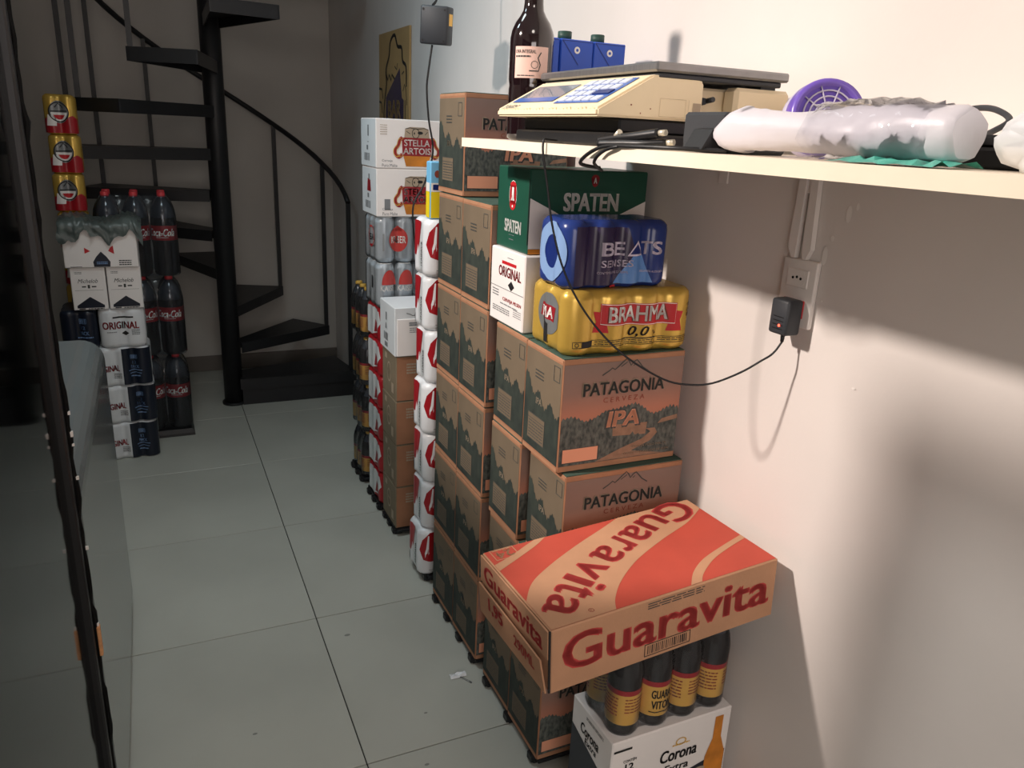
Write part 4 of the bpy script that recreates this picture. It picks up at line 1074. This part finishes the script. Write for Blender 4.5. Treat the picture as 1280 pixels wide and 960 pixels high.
for k, (dy, a) in enumerate(((.020, .0), (-.005, 0))):
    y = yp+dy; x = WX(y)-.0005
    mb = MB(); wd = .0075
    mb.prism([(y-wd+.004, 1.2085), (y+wd-.004, 1.2085), (y+wd+.004*(1 if k == 0 else -1)+.003, 1.226), (y+wd+.002, 1.359), (y-wd+.002, 1.359), (y-wd+.004*(1 if k == 0 else -1)-.001, 1.226)], lambda u, v, s: (s, u, v), x-.010, x)
    o = mb.build('cable_duct', 'white_plastic'); tag(o, ['white cable duct from shelf to socket, farther of the two', 'white cable duct from shelf to socket, nearer of the two'][k], 'cable duct', 'white cable ducts')
t = thing('phone_charger', 'black plug-in charger with a lit red dot in the red socket', 'charger', (WX(.99)-.0145, .998, 1.111))
mb = MB(); mb.box(-.034, -.000, -.0195, .0225, -.031, .031, bev=.005, seg=2)
mb.build('charger_body', 'black2', t)
mb = MB(); mb.cyl((-.034, -.004, -.014), (-.0352, -.004, -.014), .0022, n=10); mb.build('status_light', 'led', t)
mb = MB(); mb.cyl((-.018, .0, -.031), (-.018, .0, -.045), .0042, .0032, n=10); mb.build('strain_relief', 'black', t)
for k in range(4):
    mb = MB(); z = .0-.007*k; mb.box(-.0345, -.0338, -.012, .012, z, z+.0015); mb.build('grip_rib', 'black', t)
cp = [(.986, .997, 1.066), (.972, 1.000, 1.045), (.956, 1.009, 1.030), (.927, 1.025, 1.006), (.886, 1.047, .983), (.849, 1.066, .978), (.810, 1.087, .985), (.751, 1.118, 1.020), (.704, 1.143, 1.065), (.665, 1.163, 1.12), (.637, 1.178, 1.181), (.619, 1.188, 1.248), (.608, 1.192, 1.31), (.598, 1.194, 1.360), (.598, 1.195, 1.382), (.606, 1.196, 1.3835), (.625, 1.20, 1.3825)]
mb = MB(); mb.tube(catmull(cp, 5), .0019, 7); o = mb.build('charger_cord', 'black'); tag(o, 'thin black charger cord looping from the wall socket up to the shelf edge', 'cord')

t = thing('power_brick', 'black square power brick hanging on its thin cord in front of the wall', 'adapter', (.769, 2.24, 1.667), rot=(R(4), R(3), R(-38)))
mb = MB(); mb.box(-.040, .040, -.026, .026, -.050, .048, bev=.005, seg=2); mb.build('brick_body', 'black2', t)
F = lambda u, v, o: (u, -.026-o, v)
print_on('rating_label', [rect(-.004, -.0, .026, .03)], lambda u, v, o: (.040+o, u-.010, v), 'yellow_label', t, .0006)
for x, z in ((-.031, .038), (.031, .038), (-.031, -.040), (.031, -.040)):
    mb = MB(); mb.cyl((x, -.0255, z), (x, -.0270, z), .003, n=8); mb.build('screw', 'black', t)
hp = [(.757, 2.24, 1.6155), (.749, 2.245, 1.55), (.746, 2.25, 1.50), (.753, 2.25, 1.417), (.767, 2.25, 1.329), (.745, 2.26, 1.238), (.712, 2.262, 1.173), (.716, 2.26, 1.074), (.727, 2.26, .995), (.735, 2.27, .93), (.75, 2.29, .80), (.77, 2.30, .62)]
mb = MB(); mb.tube(catmull(hp, 5), .0028, 7); mb.tube(catmull([(.757, 2.24, 1.7165), (.775, 2.25, 1.75), (.79, 2.26, 1.9), (.80, 2.26, 2.797)], 6), .0034, 7)
o = mb.build('cord', 'black', t); o.matrix_parent_inverse = Matrix.LocRotScale(t.location, t.rotation_euler, None).inverted()

# ================================================================== poster on the right wall
yq0, yq1, z0q, z1q = 3.19, 3.62, 1.28, 1.775
t = thing('bar_poster', 'tan poster with a black foam outline drawing and the word BAR', 'poster', (WX(3.40)-.009, (yq0+yq1)/2, z0q), R(.7))
w, h = yq1-yq0, z1q-z0q
mb = MB(); mb.box(0, .008, -w/2, w/2, 0, h); mb.build('board', 'kraft', t)
P_ = lambda u, v, o: (-o, -u, v)
foam = catmull([(-.13, .07, 0), (-.14, .17, 0), (-.125, .23, 0), (-.10, .29, 0), (-.105, .35, 0), (-.06, .40, 0), (-.04, .455, 0), (.02, .475, 0), (.06, .43, 0), (.115, .42, 0), (.13, .37, 0), (.175, .345, 0), (.18, .27, 0)], 5)
print_on('outline_print', [stroke([(p.x, p.y) for p in foam], .014), stroke([(-.11, .335), (-.08, .305), (-.06, .325), (-.03, .30), (-.02, .325), (.02, .305)], .010), stroke([(.02, .355), (.05, .34), (.06, .365)], .006), stroke([(.135, .255), (.155, .28), (.175, .26), (.19, .20)], .007), stroke([(.12, .32), (.15, .33)], .006), stroke([(-.215, .275), (-.17, .27), (-.155, .23)], .010), stroke([(-.215, .220), (-.18, .215), (-.165, .17)], .010), stroke([(.165, .22), (.17, .10)], .008)], P_, 'black_ink', t, .0006)
print_on('dark_print', [poly([(-.12, .0), (-.11, .235), (-.02, .285), (.09, .345), (.12, .23), (.145, .22), (.14, 0)])], P_, 'plum_film', t, .0004)
print_on('lettering', [text('BAR', .015, .185, .185, .075, .05)], P_, 'kraft', t, .0009)

# ================================================================== litter on the floor
t = thing('paper_scrap', 'small crumpled white wrapper on the floor beside the near stack', 'litter', (0.643, 1.622, .0005))
mb = MB(); rr = random.Random(2); rings = []
for i in range(5): rings.append([Vector((-.022+.011*i, -.010+.004*j+rr.uniform(-.001, .001), .0015+abs(rr.uniform(.001, .007))*(0 < j < 5))) for j in range(6)])
mb.loft(rings, closed=False, cap=False, smooth=False); mb.build('wrapper', 'white_film', t)
mb = MB(); mb.tube([(.005, -.010, .002), (.018, -.03, .002), (.024, -.042, .003)], .0022, 6); mb.build('wrapper_tail', 'clear2', t)

# ================================================================== packs on the left, by the staircase
def orig_pack(label, loc, rz=0, W=.264, D=.198, h=.160, shift=0):
    t, wp = wrap_pack(label, W, D, h, 4, 3, 'white_film', loc, rz, 'white and navy can packs')
    return t, wp
OA = None
for k in range(3):
    lab = 'navy and white can pack %s, standing on the floor tiles past the freezer' % ['lowest of three', 'in the middle of three', 'uppermost of three']
    lab = ['lowest navy and white can pack, on the floor past the freezer', 'middle navy and white can pack of the left stack past the freezer', 'third navy and white can pack from the floor, past the freezer'][k]
    loc = (-.182+.004*(k % 2), 3.520, .0005+.163*k)
    if OA is None:
        OA, wp = wrap_pack(lab, .264, .198, .161, 4, 3, 'white_film', loc, 0, 'white and navy can packs')
        C_ = wp.cuts; rx = .033
        print_on('navy_print', [rect(.030, .004, .205, .157)], wp, 'navy', OA, .0008, C_)
        print_on('lettering', [text('ORIGINAL', -.035, .075, .105, .026, .04)], wp, 'dark_red', OA, .0012, C_)
        print_on('lettering', [lines(-.01, .030, .024, .055, 4, 4, .5)], wp, 'grey_ink', OA, .0012, C_)
        print_on('lettering', [frame(.062, .112, .092, .128, .001), bars(.065, .114, .089, .126, 8, 3), text('12', .078, .096, .016, .012, .02), text('PACK', .080, .078, .036, .013, .03), stroke([(.052, .062), (.075, .066), (.108, .062)], .0025), stroke([(.056, .050), (.08, .054), (.105, .050)], .002), lines(.06, .035, .10, .042, 1, 3, .6)], wp, 'pale_blue', OA, .0014, C_)
    else: dup(OA, loc, R([0, 1.5, -1][k]), lab)
zl = .0005+.163*3
t, wp = wrap_pack('white can pack with dark red lettering, fourth layer of the left stack', .170, .198, .160, 2, 3, 'white_film', (-.142, 3.520, zl), 0, 'white and navy can packs')
C_ = wp.cuts
print_on('lettering', [text('ORIGINAL', -.006, .092, .140, .030, .04)], wp, 'dark_red', t, .0012, C_)
print_on('emblem', [poly([(-.005, .058), (.010, .048), (.025, .058), (.010, .068)]), rect(-.035, .122, .045, .128)], wp, 'black_ink', t, .0012, C_)
print_on('lettering', [lines(.035, .050, .065, .075, 4, 4, .5), lines(-.06, .062, -.025, .068, 1, 4, .5)], wp, 'grey_ink', t, .0012, C_)
t, wp = wrap_pack('navy can pack end beside the white one, under the left white box', .130, .198, .158, 2, 3, 'navy', (-.296, 3.520, zl), 0, 'white and navy can packs')
C_ = wp.cuts
print_on('lettering', [frame(.002, .105, .03, .125, .001), bars(.005, .107, .027, .123, 8, 3), text('12', .016, .088, .016, .014, .02), text('PACK', .018, .066, .038, .015, .03), lines(-.01, .045, .05, .052, 1, 3, .6)], wp, 'pale_blue', t, .0014, C_)
zl += .1615
for k in range(2):
    w, d, h = .122, .20, .168
    t = carton('beer_carton', ['white slim box with dark peaked print, left of the pair', 'white slim box with dark peaked print, right of the pair'][k], 'carton', w, d, h, (-.243+.125*k, 3.520, zl), 'white_card', R([-.5, .5][k]), 'white slim boxes')
    F = face('front', w, d, h)
    print_on('peak_print', [poly([(-.048, .008), (.048, .008), (.048, .018), (0, .052), (-.048, .018)])], F, 'navy', t)
    print_on('lettering', [rect(-.042, .003, -.020, .007), lines(-.01, .002, .045, .007, 1, 3, .7)], F, 'navy', t, .0010)
    print_on('lettering', [text('Michelob', -.002, .115, .070, .016, .004, .35), text('ULTRA', 0, .096, .004, .004, 0)], F, 'slate', t)
    print_on('emblem', [rect(-.004, .086, .004, .100), rect(-.024, .090, -.010, .095), rect(.010, .090, .026, .095), lines(-.045, .142, -.02, .152, 2, 3, .4), rect(-.05, .078, .05, .0788)], F, 'slate', t)
zl += .1685
w, d, h = .258, .22, .160
t = carton('beer_carton', 'wide white box with dark peak and two red darts, under the grey bag', 'carton', w, d, h, (-.187, 3.520, zl), 'white_card', R(-.6))
F = face('front', w, d, h)
print_on('peak_print', [poly([(-.028, .003), (.028, .003), (.030, .022), (.018, .042), (0, .062), (-.018, .042), (-.030, .022)])], F, 'navy', t)
print_on('red_dart', [poly([(-.056, .055), (-.036, .064), (-.056, .078)]), poly([(.026, .064), (.046, .052), (.044, .085), (.034, .078)])], F, 'red_ink', t)
print_on('lettering', [lines(.060, .006, .105, .030, 3, 6, .5), rect(-.11, .003, -.07, .005)], F, 'black_ink', t)
print_on('lettering', [lines(-.018, .012, .020, .024, 2, 3, .5)], F, 'pale_blue', t, .0010)
# crumpled grey bag draped over the box
zl += .1605
mb = MB(); rr = random.Random(31); nU, nV = 30, 18; g = []
for i in range(nU+1):
    row = []
    for j in range(nV+1):
        x = -.140+.29*i/nU; q = j/nV
        edge = .055+.022*math.sin(i*.42+.4)+.012*math.sin(i*1.1+1)
        s_ = q*(.20+edge)
        nz = .007*math.sin(i*.9+j*.7)+.006*math.sin(i*1.7-j*1.2)+rr.uniform(-.002, .002)
        if s_ < .20: p = Vector((x, .095-s_, .010+.010*math.sin(i*.3)+abs(nz)+.006))
        else:
            dn = s_-.20; p = Vector((x+nz*.4, -.116-abs(nz)*1.1, .012-dn))
        if x > .122: p.z -= (x-.122)*.7
        row.append(p)
    g.append(row)
mb.loft(g, closed=False, cap=False)
o = mb.build('plastic_bag', 'grey_bag', None, loc=(-.187, 3.520, zl)); tag(o, 'crumpled grey plastic bag draped over the wide white box', 'bag')

# red and gold packs behind
RG = None
for k in range(9):
    lab = 'red and gold can pack %s of the tall stack beside the dark fridge' % ['lowest', 'second', 'third', 'fourth', 'fifth', 'sixth', 'seventh', 'next to topmost', 'topmost'][k]
    loc = (-.286+.002*((k*5) % 3-1), 3.680, .12+.1485*k)
    if RG is None:
        RG, wp = wrap_pack(lab, .112, .104, .1475, 2, 2, 'gold_film', loc, 0, 'red and gold can packs')
        C_ = wp.cuts
        print_on('red_print', [poly([(-.075, .004), (.075, .004), (.075, .050), (.045, .070), (.015, .058), (-.02, .050), (-.05, .060), (-.075, .048)])], wp, 'red_film', RG, .0008, C_)
        print_on('emblem', [ell(-.004, .082, .036, .042, 30)], wp, 'silver_dark', RG, .0012, C_)
        print_on('emblem', [ell(-.004, .080, .030, .034, 30, 180, 360), poly([(-.052, .03), (-.018, .03), (-.014, .06), (-.045, .072)])], wp, 'white_ink', RG, .0016, C_)
        print_on('emblem', [ring(-.004, .082, .034, .038, 30), stroke([(-.034, .084), (.028, .086)], .004), stroke([(-.02, .098), (-.004, .114), (.012, .098)], .004)], wp, 'black_ink', RG, .0018, C_)
        print_on('emblem', [ell(-.004, .080, .024, .026, 26, 200, 340)], wp, 'red_ink', RG, .0022, C_)
    else: dup(RG, loc, R([0, .5, -.6, .3, -.4][k % 5]), lab)
t = thing('plastic_pallet', 'black plastic crate base under the red and gold packs', 'pallet', (-.290, 3.680, 0))
mb = MB(); mb.box(-.048, .050, -.052, .052, 0, .119, bev=.004); mb.build('deck', 'black', t)

# dark cola bottle packs
t = thing('plastic_pallet', 'flat black tray under the cola bottle packs', 'pallet', (-.059, 3.744, 0))
mb = MB()
mb.loft([[Vector((sx*(.150+e), sy*(.106+e), z)) for sx, sy in ((-1, -1), (1, -1), (1, 1), (-1, 1))] for z, e in ((0, .012), (.012, .010), (.03, 0))], smooth=False); mb.build('tray', 'black', t)
CP = None
for k in range(3):
    lab = ['lowest cola bottle pack with red labels, on the black tray', 'middle cola bottle pack with red labels, of the three layers', 'top cola bottle pack with three red caps, behind the grey bag'][k]
    loc = (-.059, 3.744, .0305+.353*k)
    if CP is None: CP = bottle_pack(lab, loc, 3, 2, .0533, .352, 'cola', 'cola bottle packs')
    else: dup(CP, loc, R([0, .4, -.3][k]), lab)
